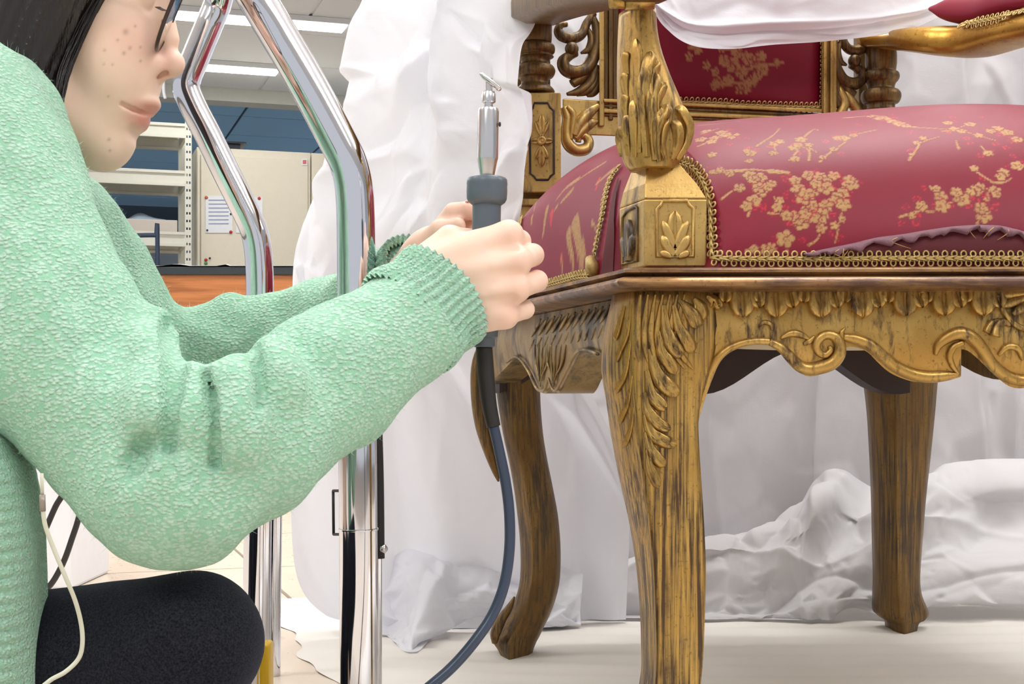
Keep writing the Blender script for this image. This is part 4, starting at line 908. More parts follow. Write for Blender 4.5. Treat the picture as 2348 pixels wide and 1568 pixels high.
# ================================================================== the person
PERSON = empty('person', (-.35,1.1,0), 'person in mint green knit sweater and glasses sitting low, holding the grey tool', 'person')
t = NT('skin'); v = t.coords(); blot = t.noise(v, 22, 4); a = t.n('ShaderNodeAttribute', attribute_name='blush')
c = t.mix(blot, rgb(247,217,198), rgb(239,202,178)); c = t.mix(t.math('MULTIPLY', a.outputs['Fac'], .75), c, rgb(206,120,106))
fk = t.n('ShaderNodeAttribute', attribute_name='spot'); c = t.mix(t.math('MULTIPLY', fk.outputs['Fac'], .5), c, rgb(140,92,74))
t.set(Base_Color=c, Roughness=.48, Subsurface_Weight=.12, Subsurface_Scale=.006, Subsurface_Radius=(1,.4,.2)); t.bump(t.noise(v, 900, 2), .08, .0005)
t = NT('lip'); t.set(Base_Color=rgb(190,110,108), Roughness=.4)
def to_uvw(p, Y0):
    k = F/Y0; return np.stack([p[:,0]*k+HX, -(p[:,2]-CH)*k+HY, (p[:,1]-Y0)*k], 1).astype(np.float32)
def px_bounds(u0,u1,v0,v1,w0,w1,Y0):
    k = Y0/F; return ((u0-HX)*k, Y0+w0*k, CH-(v1-HY)*k), ((u1-HX)*k, Y0+w1*k, CH-(v0-HY)*k)
YH = 1.16
def head_px(q):
    T = rot_v(20)
    d = d_ell(q, (165,-135,0), (262,285,205))
    d = smin(d, d_ell(q, (222,70,0), (136,262,158), rot_v(-12)), 60)
    for s in (-1,1):
        d = smin(d, d_cap(q, (232,322,s*22), (130,225,s*120), 60, 62), 45)
        d = smin(d, d_ell(q, (272,120,s*70), (74,110,72)), 50)
        d = smin(d, d_ell(q, (300,-60,s*70), (60,50,70)), 40)
    d = smin(d, d_ell(q, (238,322,0), (54,60,56)), 30)
    d = smin(d, d_ell(q, (272,236,0), (60,70,78)), 36)
    d = smin(d, d_cap(q, (322,190,0), (326,226,0), 34, 30), 20)
    # eye hollow, eyeball and lid
    for s in (-1,1):
        d = smax(d, -d_ell(q, (392,8,s*78), (46,40,46)), 26)
        d = smin(d, d_ell(q, (338,12,s*74), (36,34,38)), 8)
    # nose
    n = d_cap(q, (358,-40,0), (384,90,0), 24, 27); n = smin(n, d_ell(q, (388,146,0), (36,33,33)), 22)
    for s in (-1,1): n = smin(n, d_ell(q, (354,154,s*30), (30,27,24)), 14)
    n = smin(n, d_cap(q, (372,172,0), (345,182,0), 12, 12), 12)
    d = smin(d, n, 16)
    for s in (-1,1): d = smax(d, -d_ell(q, (373,172,s*17), (19,10,10), rot_v(-14)), 5)
    # lips with a mouth groove that runs back to the corner
    up = d_ell(q, (326,242,0), (41,21,62), rot_v(-10)); lo = d_ell(q, (306,283,0), (28,18,56), rot_v(-6))
    d = smin(d, up, 10); d = smin(d, lo, 10)
    for s in (-1,1):
        d = smax(d, -d_cap(q, (356,268,s*0), (322,263,s*64), 6, 6), 4); d = smax(d, -d_cap(q, (322,263,s*64), (304,256,s*90), 6, 5), 5)
        d = smax(d, -d_cap(q, (342,180,s*34), (285,215,s*78), 5, 3), 16)
    d = smax(d, -d_cap(q, (318,314,-50), (318,314,50), 12, 12), 14)
    d = smin(d, d_cap(q, (90,200,0), (-110,470,0), 118, 130), 50)
    for s in (-1,1): d = smin(d, d_ell(q, (95,30,s*190), (38,62,22)), 10)
    return d
lo, hi = px_bounds(-260,440,-440,560,-260,260,YH)
Vh, Qh = sdf_mesh(lambda p: head_px(to_uvw(p,YH))*(YH/F), lo, hi, .0013)
# ---- near hand (closed round the tool, back of the hand to the viewer)
YN_ = 1.075
def hand_px(q):
    W_ = [(985,612,6),(985,652,0),(992,692,4),(1005,724,14)]; K = [(1166,538,8),(1186,600,-16),(1183,662,-14),(1158,722,6)]
    d = d_ell(q, (985,672,20), (120,92,60), rot_v(-34))
    for w, k, r in zip(W_, K, (36,35,34,33)): d = smin(d, d_cap(q, w, k, r+6, r-1), 26)
    d = smin(d, d_ell(q, (1090,645,26), (95,112,52)), 30)
    for k, r in zip(K, (31,32,31,29)): d = smin(d, d_ell(q, k, (r,r,r-3)), 10)
    # fingers: knuckle, middle joint, end joint, tip
    Fg = [[K[0],(1192,546,66),(1150,560,118),(1096,566,104)],[K[1],(1222,580,48),(1188,594,124),(1112,604,120)],[K[2],(1232,641,44),(1196,648,120),(1116,655,118)],[K[3],(1204,706,60),(1172,708,122),(1108,705,116)]]
    for f, r in zip(Fg, (27,27,26,23)):
        e = d_cap(q, f[0], f[1], r+2, r-1)
        e = smin(e, d_cap(q, f[1], f[2], r-1, r-3), 6); e = smin(e, d_cap(q, f[2], f[3], r-3, r-5), 6); d = smin(d, e, 7)
    # tendon ridges and soft valleys between them
    for a, b in zip(W_, K):
        m = tuple(.25*x+.75*y for x, y in zip(a,b)); d = smin(d, d_cap(q, (m[0],m[1],m[2]-26), (b[0]-4,b[1],b[2]-24), 5, 7), 16)
    for i in range(3):
        c = [(K[i][j]+K[i+1][j])/2 for j in range(3)]; d = smax(d, -d_cap(q, (c[0]+4,c[1],c[2]-34), (c[0]-66,c[1]+4,c[2]-44), 9, 3), 16)
    # thumb lying along the far side of the handle
    e = d_cap(q, (975,600,34), (1030,544,44), 44, 33); e = smin(e, d_cap(q, (1030,544,44), (1092,540,92), 30, 25), 10); e = smin(e, d_cap(q, (1092,540,92), (1148,545,112), 24, 20), 8); d = smin(d, e, 20)
    d = smin(d, d_cap(q, (985,690,20), (780,860,20), 84, 96), 30)
    return d
lo, hi = px_bounds(840,1290,470,900,-90,190,YN_)
Vn, Qn = sdf_mesh(lambda p: hand_px(to_uvw(p,YN_))*(YN_/F), lo, hi, .0013)
# ---- far hand (steadying the tool from behind)
YF_ = 1.165
def hand2_px(q):
    d = d_ell(q, (985,575,60), (85,58,62), rot_v(-35)); d = smin(d, d_cap(q, (985,580,60), (930,625,130), 58, 60), 24)
    Fg = [[(1006,528,30),(1040,487,10),(1078,482,-8),(1098,492,-14)],[(1020,545,46),(1062,520,36),(1104,520,10),(1120,530,0)],[(1020,575,52),(1066,560,44),(1108,560,18),(1124,568,8)],[(1010,605,52),(1052,598,46),(1090,600,22),(1106,606,12)]]
    for f, r in zip(Fg, (23,22,21,19)):
        e = d_cap(q, f[0], f[1], r+3, r); e = smin(e, d_cap(q, f[1], f[2], r, r-2), 6); e = smin(e, d_cap(q, f[2], f[3], r-2, r-4), 6); d = smin(d, e, 10)
    e = d_cap(q, (975,560,20), (1010,530,-10), 30, 25); e = smin(e, d_cap(q, (1010,530,-10), (1050,520,-26), 23, 19), 8); d = smin(d, e, 14)
    d = smax(d, -d_ell(q, (1083,466,-14), (16,6,14)), 3)
    return d
lo, hi = px_bounds(780,1150,440,790,-80,240,YF_)
Vf, Qf = sdf_mesh(lambda p: hand2_px(to_uvw(p,YF_))*(YF_/F), lo, hi, .0016)
# ---- trunk, arms and legs under the clothes
def W3(px, py, Y): return np.array(P(px,py,Y), np.float32)
SHN = W3(-90,360,1.06); ELN = W3(385,1110,.955); WRN = W3(985,690,1.075); SHF = W3(120,560,1.30); ELF = W3(335,890,1.37); WRF = W3(930,630,1.24)
PEL = W3(-330,1560,1.14); HIPN = W3(-200,1560,1.03); KNN = W3(440,1470,.985); ANN = W3(-40,1800,1.03); KNF = W3(380,1640,1.42); ANF = W3(20,1830,1.30); HIPF = W3(-200,1560,1.25)
SLN = [(W3(-90,335,1.055),250*1.055/F),(W3(110,788,1.0),211*1.0/F),(W3(398,1112,.955),183*.955/F),(W3(565,1006,.975),176*.975/F),(W3(760,868,1.02),150*1.02/F),(W3(950,732,1.06),136*1.06/F)]
SLF = [(W3(110,560,1.30),.075),(W3(338,886,1.37),152*1.37/F),(W3(545,792,1.375),106*1.375/F),(W3(760,742,1.345),94*1.345/F),(W3(935,632,1.245),80*1.245/F)]
def trunk(p):
    d = d_cap(p, W3(-140,420,1.18), PEL, .085, .10)
    for a, b, c, r in ((SHN,ELN,WRN,.030),): d = smin(d, d_cap(p,a,b,r+.012,r), .03); d = smin(d, d_cap(p,b,c,r,r-.008), .02)
    for (a,_),(b,_2) in zip(SLF[:-1],SLF[1:]): d = smin(d, d_cap(p,a,b,.022,.018), .01)
    d = smin(d, d_cap(p,SLF[-1][0],W3(975,590,1.195),.018,.018), .01)
    for a, b, c in ((HIPN,KNN,ANN),(HIPF,KNF,ANF)): d = smin(d, d_cap(p,a,b,.052,.036), .03); d = smin(d, d_cap(p,b,c,.032,.022), .02)
    d = smin(d, d_cap(p, ANN, ANN+np.array([-.09,.03,-.02],np.float32), .026,.02), .02); d = smin(d, d_cap(p, ANF, ANF+np.array([-.09,.0,-.01],np.float32), .026,.02), .02)
    return np.maximum(d, .008-p[:,2])
Vt, Qt = sdf_mesh(trunk, (-.75,.80,-.02), (-.02,1.55,.62), .008)
b1 = len(Vh); b2 = b1+len(Vn); b3 = b2+len(Vf)
BV = np.vstack([Vh,Vn,Vf,Vt]); BF = np.vstack([Qh,Qn+b1,Qf+b2,Qt+b3]); body = mk('body', BV, BF, M['skin'], PERSON)
blush = np.zeros(len(BV)); spot = np.zeros(len(BV)); q = to_uvw(Vh, YH)
g = lambda c, r: np.exp(-(((q-np.array(c))/np.array(r))**2).sum(1)); gs = lambda c, r: g(c,r)+g((c[0],c[1],-c[2]),r)
blush[:b1] = np.clip(.55*g((385,150,0),(40,45,60))+.35*gs((320,110,90),(60,60,70))+1.6*g((336,252,0),(44,13,64))+1.8*g((318,281,0),(32,16,60)), 0, 1)
kq = F/(F+q[:,2]); qx = HX+(q[:,0]-HX)*kq; qy = HY+(q[:,1]-HY)*kq
for x, y, r in [(288,73,6.5),(298,110,4),(240,115,3),(270,92,3),(284,122,4),(250,320,3.5),(252,345,3),(322,108,3),(238,147,2.5),(248,221,2.5),(322,140,3),(258,148,2.5),(310,60,3)]: spot[:b1] = np.maximum(spot[:b1], np.exp(-(((qx-x)**2+(qy-y)**2)/(r*r*1.2)))*(q[:,2] < 0))
qn = to_uvw(Vn, YN_); gn = lambda c, r: np.exp(-(((qn-np.array(c))/r)**2).sum(1))
blush[b1:b2] = np.clip(sum(.28*gn(c,34) for c in ((1172,540,-10),(1192,600,-30),(1190,662,-30),(1164,722,-10),(1228,580,40),(1238,641,40))), 0, 1)
qf = to_uvw(Vf, YF_); blush[b2:b3] = .35*np.exp(-(((qf-np.array((1085,480,-10)))/40)**2).sum(1))+.18
set_attr(body, 'blush', blush); set_attr(body, 'spot', spot)
t = NT('nail'); t.set(Base_Color=rgb(232,170,160), Roughness=.25)
mm = MB(); k = YF_/F; mm.ellipsoid(P(1082,473,YF_-.006), ((10*k,0,-3*k),(0,9*k,0),(1*k,0,4*k)), 12, 7); mm.build('fingernail', M['nail'], body)
# ---- eye lashes
t = NT('hair'); v = t.coords((260,260,14)); t.set(Base_Color=t.mix(t.noise(v,1,4), rgb(14,10,10), rgb(36,26,24)), Roughness=.34, Specular_IOR_Level=.6); t.bump(t.noise(v,1.5,3), .5, .002)
mm = MB()
for i in range(16):
    a = i/15; x = 366+6*a; w = -20-100*a; mm.tube(cr([P(356+10*math.sin(math.pi*a),16,YH+(w)*YH/F), P(372+10*math.sin(math.pi*a),24,YH+w*YH/F), P(386+8*math.sin(math.pi*a),24,YH+w*YH/F)],5), [.0004,.0003,.0003,.0002,.0001], 4)
mm.build('eyelashes', M['hair'], body)
# ---- hair: a chin length bob
HB = np.array([(-440,430),(-260,420),(-160,340),(-60,268),(0,236),(55,206),(110,181),(160,160),(210,148),(260,139),(290,146),(310,154),(380,176),(460,180)], float)
def hair_px(q):
    d = d_ell(q, (105,-95,0), (300,330,236))
    for s in (-1,1):
        d = smin(d, d_ell(q, (40,110,s*135), (170,240,92)), 50); d = smin(d, d_ell(q, (80,235,s*120), (110,150,62)), 40)
    d = smin(d, d_ell(q, (-60,150,0), (170,260,190)), 60)
    # the fringe line lies on the near side of the head; its mirror image on the far side
    kk = F/(F-np.abs(q[:,2])); uu = HX+(q[:,0]-HX)*kk; vv_ = HY+(q[:,1]-HY)*kk
    ub = np.interp(vv_, HB[:,0], HB[:,1]).astype(np.float32)-np.maximum(0, 110-np.abs(q[:,2]))*.35
    d = smax(d, (uu-ub)*.86, 10)
    d += 2.2*np.sin(q[:,0]*.21+q[:,1]*.09+q[:,2]*.12)+1.4*np.sin(q[:,0]*.47+q[:,1]*.2-q[:,2]*.2)
    return d
lo, hi = px_bounds(-300,450,-450,480,-270,270,YH)
Vx, Qx = sdf_mesh(lambda p: hair_px(to_uvw(p,YH))*(YH/F), lo, hi, .0026); hair = mk('hair', Vx, Qx, M['hair'], PERSON)
mm = MB(); random.seed(3)
for i in range(130):
    o = abs(random.gauss(0,9))+2; w0 = random.uniform(-205,-175); y0 = random.uniform(-120,0); y1 = random.uniform(220,330); pts = []
    for k in range(9):
        y = y0+(y1-y0)*k/8; x = np.interp(y, HB[:,0], HB[:,1])-o+3+random.gauss(0,1)+2*math.sin(k+i); pts.append(P(x, y, YH+(w0+20*math.sin(k*.5))*YH/F))
    mm.tube(cr(pts,14), [.0005]*12+[.0003,.0001], 4)
mm.build('hair_strands', M['hair'], hair)
# ---- glasses
plain('glasses_frame', rgb(58,40,38), .3); plain('glasses_metal', rgb(190,170,150), .25, .9)
t = NT('lens'); t.set(Base_Color=(1,1,1,1), Roughness=.02, Transmission_Weight=1.0, IOR=1.2)
gl = link(bpy.data.objects.new('eyeglasses', None), PERSON)
k = YH/F
for s in (-1,1):
    c = P(398,18,YH+s*78*k); ax = Vector((-38*k,0,-92*k)); dw = Vector((-.22*s*66*k, s*66*k, 0)); m = MB(); ring = [c+ax*math.copysign(abs(math.cos(g))**.8,math.cos(g))+dw*math.copysign(abs(math.sin(g))**.8,math.sin(g)) for g in [2*math.pi*i/40 for i in range(40)]]
    m.tube(ring+[ring[0],ring[1]], 4.6*k, 8, caps=False); m.build('rim', M['glasses_frame'], gl)
    m = MB(); m.add(ring, [tuple(range(40))]); m.add([p+Vector((.0012,0,0)) for p in ring], [tuple(range(40))[::-1]]); m.build('lens', M['lens'], gl, False)
    m = MB(); e = c-ax*.55+dw; m.tube(cr([e, e+Vector((-30*k, s*20*k, 8*k)), P(250,-60,YH+s*205*k), P(110,-40,YH+s*212*k), P(80,10,YH+s*208*k)],20), 4*k, 6); m.build('temple', M['glasses_frame'], gl)
    m = MB(); m.tube(cr([c+dw*-.9+ax*.1, P(386,40,YH+s*22*k), P(378,58,YH+s*26*k)],8), 1.2*k, 5); m.ellipsoid(P(377,58,YH+s*30*k), ((5*k,0,2*k),(0,3*k,0),(-5*k,0,14*k)), 10, 6); m.build('nose_pad', M['glasses_metal'], gl)
m = MB(); m.tube(cr([P(402,-2,YH-18*k),P(412,-8,YH),P(402,-2,YH+18*k)],9), 3.5*k, 6); m.build('bridge', M['glasses_frame'], gl)
# ---- sweater
CREN = [([(430,830),(436,900),(428,980)],-.012,.012),([(356,760),(352,860),(338,960)],-.014,.016),([(540,850),(548,940),(540,1020)],-.012,.014),([(620,800),(640,900)],-.010,.014),([(398,740),(400,830),(393,930),(380,1020)],.0075,.004),([(474,860),(488,930),(492,1000),(488,1060)],.0055,.004),([(588,800),(592,880),(582,960)],.003,.008),([(330,1000),(300,1080)],.003,.010)]
def chain(p, L, k):
    d = None
    for (a,ra),(b,rb) in zip(L[:-1],L[1:]):
        e = d_cap(p,a,b,ra,rb); d = e if d is None else smin(d,e,k)
    return d
def surf_pt(L, px, py, Y, w): return W3(px, py, Y-w)
def noise3(p, f, seed): 
    r = np.random.default_rng(seed); d = np.zeros(len(p), np.float32)
    for i in range(4):
        k = r.normal(size=3); k /= np.linalg.norm(k); d += np.sin(p@k.astype(np.float32)*f*(1+.4*i)+r.random()*6).astype(np.float32)/(1+i)
    return d
def trace(fn, px, py):
    d = np.array((P(px,py,1.0)-ORG).normalized(), np.float32); t_ = .6
    for _ in range(40):
        p = (np.array(ORG,np.float32)+d*t_)[None]; t_ += float(fn(p)[0])*.9
    return (np.array(ORG,np.float32)+d*t_), t_
CRE = []
def near_base(p):
    n = chain(p, SLN, .022)
    for q, dep, wid in CRE:
        if dep < 0:
            for a, b in zip(q[:-1], q[1:]): n = smin(n, d_cap(p, a+np.array([0,-dep*.2,0],np.float32), b+np.array([0,-dep*.2,0],np.float32), -dep, -dep), wid)
    return n
for pts, dep, wid in CREN:
    q = [trace((lambda p: chain(p, SLN, .022)) if dep < 0 else near_base, a, b) for a, b in cr(pts, 6)]
    q = [p for p, t_ in q if t_ < 1.2]
    CRE.append((q, dep, wid))
def sweater(p):
    n = chain(p, SLN, .022); f = chain(p, SLF, .02)
    # pushed-up folds: creases cut into the near sleeve at the crook of the elbow
    for q, dep, wid in CRE:
        for a, b in zip(q[:-1], q[1:]):
            if dep > 0: n = smax(n, -np.minimum(d_cap(p, a, b, dep, dep), d_cap(p, a+np.array([0,.007,0],np.float32), b+np.array([0,.007,0],np.float32), dep*.8, dep*.8)), wid)
            else: n = smin(n, d_cap(p, a+np.array([0,-dep*.2,0],np.float32), b+np.array([0,-dep*.2,0],np.float32), -dep, -dep), wid)
    for a, b in (((508,690),(520,830)),((415,740),(425,830)),((640,690),(650,760))): f = smax(f, -d_cap(p, W3(a[0],a[1]-8,1.315), W3(b[0],b[1],1.315), .010, .006), .014)
    f = smin(f, d_cap(p, W3(528,712,1.37), W3(536,800,1.335), .016,.012), .012); f = smin(f, d_cap(p, W3(402,756,1.36), W3(400,820,1.33), .014,.01), .012)
    t_ = d_cap(p, W3(-120,470,1.19), W3(-235,1040,1.17), .10, .112)
    cut = (p-W3(-150,1060,1.15))@np.array([0,0,-1],np.float32); t_ = smax(t_, cut, .004)
    co = d_cap(p, W3(20,330,1.16), W3(-80,470,1.17), .050, .075)
    d = smin(smin(n, t_, .02), smin(f, co, .02), .012)
    d += .0016*noise3(p, 55, 3)+.0009*noise3(p, 150, 5)
    # sleeve ends
    nv = np.array(P(1012,676,1.072)-P(925,750,1.05), np.float32); nv /= np.linalg.norm(nv); d = np.where(p[:,0] > W3(850,0,1.05)[0], smax(d, np.where(p[:,1] < 1.16, (p-W3(950,728,1.055))@nv, -1).astype(np.float32), .002), d)
    return d
Vs, Qs = sdf_mesh(sweater, (-.75,.80,.16), (-.02,1.50,.60), .0027)
def knit(name, c_hi, c_gap_shade, su=250, sv=400, rib=False):
    t = NT(name); ob = t.coords(); mp = t.n('ShaderNodeMapping'); mp.inputs['Scale'].default_value = (su,su,sv); mp.inputs['Rotation'].default_value = (0,.5,0); t.l(ob, mp.inputs[0])
    dis = t.n('ShaderNodeTexNoise'); dis.inputs['Scale'].default_value = 130; dis.inputs['Detail'].default_value = 3; t.l(ob, dis.inputs['Vector'])
    add = t.n('ShaderNodeVectorMath', operation='ADD'); sc = t.n('ShaderNodeVectorMath', operation='SCALE'); sc.inputs['Scale'].default_value = 1.1; t.l(dis.outputs['Color'], sc.inputs[0]); t.l(mp.outputs[0], add.inputs[0]); t.l(sc.outputs[0], add.inputs[1])
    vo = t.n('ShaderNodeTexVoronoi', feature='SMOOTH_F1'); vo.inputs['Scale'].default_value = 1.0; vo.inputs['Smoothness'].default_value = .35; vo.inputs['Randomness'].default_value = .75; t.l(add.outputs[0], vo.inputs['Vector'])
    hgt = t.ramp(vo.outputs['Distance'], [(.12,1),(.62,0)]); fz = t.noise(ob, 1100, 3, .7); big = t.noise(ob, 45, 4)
    col = t.mix(t.ramp(vo.outputs['Distance'], [(.28,0),(.66,1)]), t.mix(big, c_hi, t.mix(.5, c_hi, c_gap_shade)), c_gap_shade); col = t.mix(t.math('MULTIPLY', fz, .35), col, rgb(214,240,222)); t.set(Base_Color=col, Roughness=.95, Sheen_Weight=.6, Sheen_Roughness=.5, Sheen_Tint=rgb(226,250,234), Specular_IOR_Level=.15)  # darker green paints shade into the gaps between stitches
    h = t.math('ADD', hgt, t.math('MULTIPLY', fz, .5)); t.bump(h, .9, .0026); return t.m
knit('knit_mint', rgb(220,254,234), rgb(138,206,168))
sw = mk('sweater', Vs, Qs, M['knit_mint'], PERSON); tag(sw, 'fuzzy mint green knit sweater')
# ribbed cuffs
def cuff(c0, c1, r0, r1, name, nrib=40, squash=.9):
    c0 = Vector(c0); c1 = Vector(c1); ax = (c1-c0).normalized(); a = ax.cross(Vector((0,1,0))).normalized(); b = ax.cross(a); rings = []; n = nrib*6
    for i in range(15):
        t = i/14; inner = t > .93; c = c0.lerp(c1, min(1,t/.93) if not inner else 1-(t-.93)/.07*.10); r = r0+(r1-r0)*t+.0012*math.sin(t*9)
        if inner: r -= .004*(t-.93)/.07
        ring = []
        for k in range(n):
            g = 2*math.pi*k/n; rr = r+.0020*math.cos(nrib*g)+.0006*math.sin(5*g+t*6); ring.append(c+(a*math.cos(g)+b*math.sin(g)*squash)*rr)
        rings.append(ring)
    m = MB(); m.loft(rings, caps=False); o = m.build(name, M['knit_cuff'], sw); return o
knit('knit_cuff', rgb(214,250,230), rgb(146,208,172), 330, 420)
cuff(P(930,746,1.05), P(1016,674,1.074), 137*1.05/F, 127*1.074/F, 'cuff')
cuff(P(876,676,1.27), P(946,606,1.215), .029, .027, 'cuff', 30)
# ribbed lower front edge
m = MB(); rings = []
for i in range(230):
    v_ = 990+i*640/229; e = np.interp(v_, [990,1010,1080,1150,1230,1330,1568,1640], [-30,6,44,62,76,80,84,86])-3; Y = .958; rib = 3.0*abs(math.sin(i*.30)); ring = []
    for s_, yy in ((0,-.055),(0.35,-.062),(.75,-.052),(.95,-.028),(1,0),(.97,.04),(.8,.10)):
        x = -330+(e+330)*s_ + (rib if s_ < .96 else 0); p = P(x, v_, Y); p.y += yy-rib*.0011*(s_ < .96); ring.append(p)
    rings.append(ring)
m.loft(rings, closed=False); o = m.build('ribbed_hem', M['knit_cuff'], sw)
# ---- trousers
t = NT('trouser'); v = t.coords(); f_ = t.noise(t.coords((700,700,700)),1,3,.7); t.set(Base_Color=t.mix(t.ramp(f_,[(.35,0),(.7,1)]), rgb(12,12,16), rgb(44,46,54)), Roughness=.95, Sheen_Weight=.35, Sheen_Tint=rgb(120,124,140), Specular_IOR_Level=.1); t.bump(f_, .4, .0012)
def trousers(p):
    d = d_cap(p, W3(-260,1600,1.06), W3(430,1474,.985), .066, 158*.985/F); d = smin(d, d_cap(p, W3(440,1478,.985), W3(60,1740,1.03), 150*.985/F, .036), .02)
    d = smin(d, d_cap(p, W3(-260,1560,1.24), W3(360,1660,1.42), .066, .050), .04); d = smin(d, d_cap(p, W3(360,1660,1.42), W3(60,1800,1.30), .046, .034), .02)
    d = smin(d, d_cap(p, W3(-330,1500,1.15), W3(-330,1640,1.15), .125,.125), .04)
    d = d+.001*noise3(p, 60, 8); return np.maximum(d, .005-p[:,2])
Vp, Qp = sdf_mesh(trousers, (-.70,.84,-.02), (-.10,1.56,.30), .0042); tag(mk('trousers', Vp, Qp, M['trouser'], PERSON), 'charcoal black trousers over a bent knee')
# ---- loose wool fibres on the sweater
random.seed(1); me = sw.data; pts = Vs; nrm = np.zeros((len(Vs),3)); me.vertex_normals.foreach_get('vector', (buf := np.zeros(len(Vs)*3, np.float32))); nrm = buf.reshape(-1,3)
sel = rng.choice(len(Vs), 11000, replace=False); sel = sel[nrm[sel][:,1] < .45]; vv = []; ff = []
for i in sel:
    p = Vs[i]; n = nrm[i]+rng.normal(size=3)*.55; n /= np.linalg.norm(n); L = rng.uniform(.0015,.0055); b = rng.normal(size=3); b /= np.linalg.norm(b); s_ = np.cross(n,b); s_ /= np.linalg.norm(s_); k = len(vv); e = s_*.00010
    vv += [p-e, p+e, p+n*L*.55+b*L*.2+e*.8, p+n*L*.55+b*L*.2-e*.8, p+n*L*.8+b*L*.6]; ff += [(k,k+1,k+2,k+3),(k+3,k+2,k+4)]
t = NT('wool_fibre'); t.set(Base_Color=rgb(196,232,210), Roughness=.9)
fz = mk('wool_fibres', np.array(vv), ff, M['wool_fibre'], sw); tag(fz, kind='stuff')
# ================================================================== the heated tool and its cable
t = NT('steel'); v = t.coords(); t.set(Base_Color=rgb(214,212,214), Metallic=1, Roughness=t.math('ADD', t.math('MULTIPLY', t.noise(v, 40), .08), .2))
t = NT('tool_grey'); v = t.coords(); t.set(Base_Color=rgb(88,98,108), Roughness=.35); t.bump(t.noise(v, 600, 2), .08, .0005)
t = NT('cable_grey'); v = t.coords(); t.set(Base_Color=rgb(54,64,84), Roughness=.3)
YT_ = 1.100; k = YT_/F
tool = empty('heated_tool', P(1110,790,YT_), 'grey handled heated tool with steel tube and hooked tip held upright', 'tool')
def tpos(y): return P(1110+(790-y)*.0185, y, YT_)
ax = (tpos(200)-tpos(790)).normalized()
def tl(name, y0, prof, mat, n=28): m = MB(); m.lathe(tpos(y0), [(r*k, h*k) for r, h in prof], n, ax); o = sharp_by_angle(m.build(name, M[mat], tool), 40); return o
tl('handle', 776, [(26,0),(31,4),(32,20),(33,150),(33,300),(33,316)], 'tool_grey', 14)
tl('collar', 470, [(34,0),(42,6),(46,14),(47,30),(46.5,44),(47,48),(46,58),(43,62),(38,64),(18,65)], 'tool_grey', 36)
tl('barrel_cone', 406, [(15.5,0),(17,6),(23,40)], 'steel'); tl('barrel', 366, [(23.5,0),(24,4),(24,110),(22,117),(14,119)], 'steel'); tl('neck', 248, [(10,0),(10,14),(16,15)], 'steel')
tl('nozzle', 236, [(13,0),(16,2),(16,20),(14,24),(14,26)], 'steel'); tl('stem', 214, [(8,0),(8,34)], 'steel')
m = MB(); m.tube(cr([P(1104,170,YT_-.002),P(1112,178,YT_-.004),P(1126,188,YT_-.004),P(1138,198,YT_-.002),P(1145,206,YT_)],12), [4.5*k,5*k,5.5*k,5.5*k,5.5*k,5.5*k,5.5*k,5.5*k,6*k,6*k,6*k,4*k], 10, flat=1.9); m.build('hooked_tip', M['steel'], tool)
m = MB(); m.ellipsoid(P(1146,285,YT_-.003), ((3*k,0,0),(0,3*k,0),(0,0,6*k)), 8, 6); m.build('set_screw', M['rubber_black'], tool)
tl('end_cap', 796, [(22,0),(25,3),(25,16),(26,22)], 'tool_grey')
m = MB(); q = cr([(1110,795,19),(1112,830,19.5),(1116,880,19),(1122,930,17.5),(1132,978,16)], 24); m.tube([P(a,b,YT_) for a,b,c in q], [c*k for a,b,c in q], 16); m.build('strain_relief', M['rubber_black'], tool)
q = cr([(1131,974,1.100),(1146,1040,1.099),(1160,1110,1.098),(1168,1180,1.096),(1168,1260,1.094),(1156,1340,1.09),(1130,1408,1.086),(1090,1468,1.08),(1040,1526,1.075),(985,1574,1.07),(900,1640,1.07),(800,1715,1.08),(690,1788,1.12),(560,1780,1.19),(420,1740,1.25)], 110)
m = MB(); m.tube([Vector((p.x,p.y,max(p.z,.006))) for p in [P(a,b,c) for a,b,c in q]], 12.6*k, 14); m.build('cable', M['cable_grey'], tool)
# ================================================================== chrome tube frame
t = NT('chrome'); v = t.coords(); t.set(Base_Color=rgb(226,226,232), Metallic=1, Roughness=.06)
ch = empty('chrome_frame', (P(820,1764,1.22)+P(595,1764,1.45))/2, 'bent chrome tube frame standing between the arms', 'frame'); EMP['chrome_frame'].z = 0
def ctube(name, pts, r, n=120, mat='chrome', seg=20):
    q = cr(pts, n); m = MB(); m.tube([Vector((p.x,p.y,max(p.z,.0))) for p in [P(a,b,c) for a,b,c in q]], r, seg); return m.build(name, M[mat], ch)
zf = lambda Y: HY+CH*F/Y
ctube('tall_tube', [(516,-88,1.38),(535,-86,1.28),(560,-50,1.225),(592,2,1.22),(650,98,1.22),(712,205,1.22),(772,318,1.22),(797,370,1.22),(810,420,1.22),(815,480,1.22),(817,600,1.22),(819,900,1.22),(822,1300,1.22),(824,1600,1.22),(825,zf(1.22),1.22)], .0166, 200, seg=32)
ctube('thin_tube', [(516,-88,1.38),(512,-50,1.43),(500,4,1.45),(478,60,1.45),(450,128,1.45),(432,172,1.45),(427,196,1.45),(432,218,1.45),(450,258,1.45),(478,312,1.45),(515,388,1.45),(552,462,1.45),(576,512,1.45),(588,550,1.45),(594,600,1.45),(596,700,1.45),(594,1000,1.45),(590,1300,1.45),(588,zf(1.45),1.45)], .0142, 200, seg=28)
ctube('rear_tube', [(634,760,1.62),(632,1000,1.62),(627,1300,1.62),(625,zf(1.62),1.62)], .0092, 60)
ctube('back_bar', [(866,960,1.30),(870,1100,1.30),(872,1280,1.30)], .0042, 30, 'rubber_black', 10)
ctube('rear_tube', [(856,900,1.36),(858,1200,1.36),(858,zf(1.36),1.36)], .0075, 40)
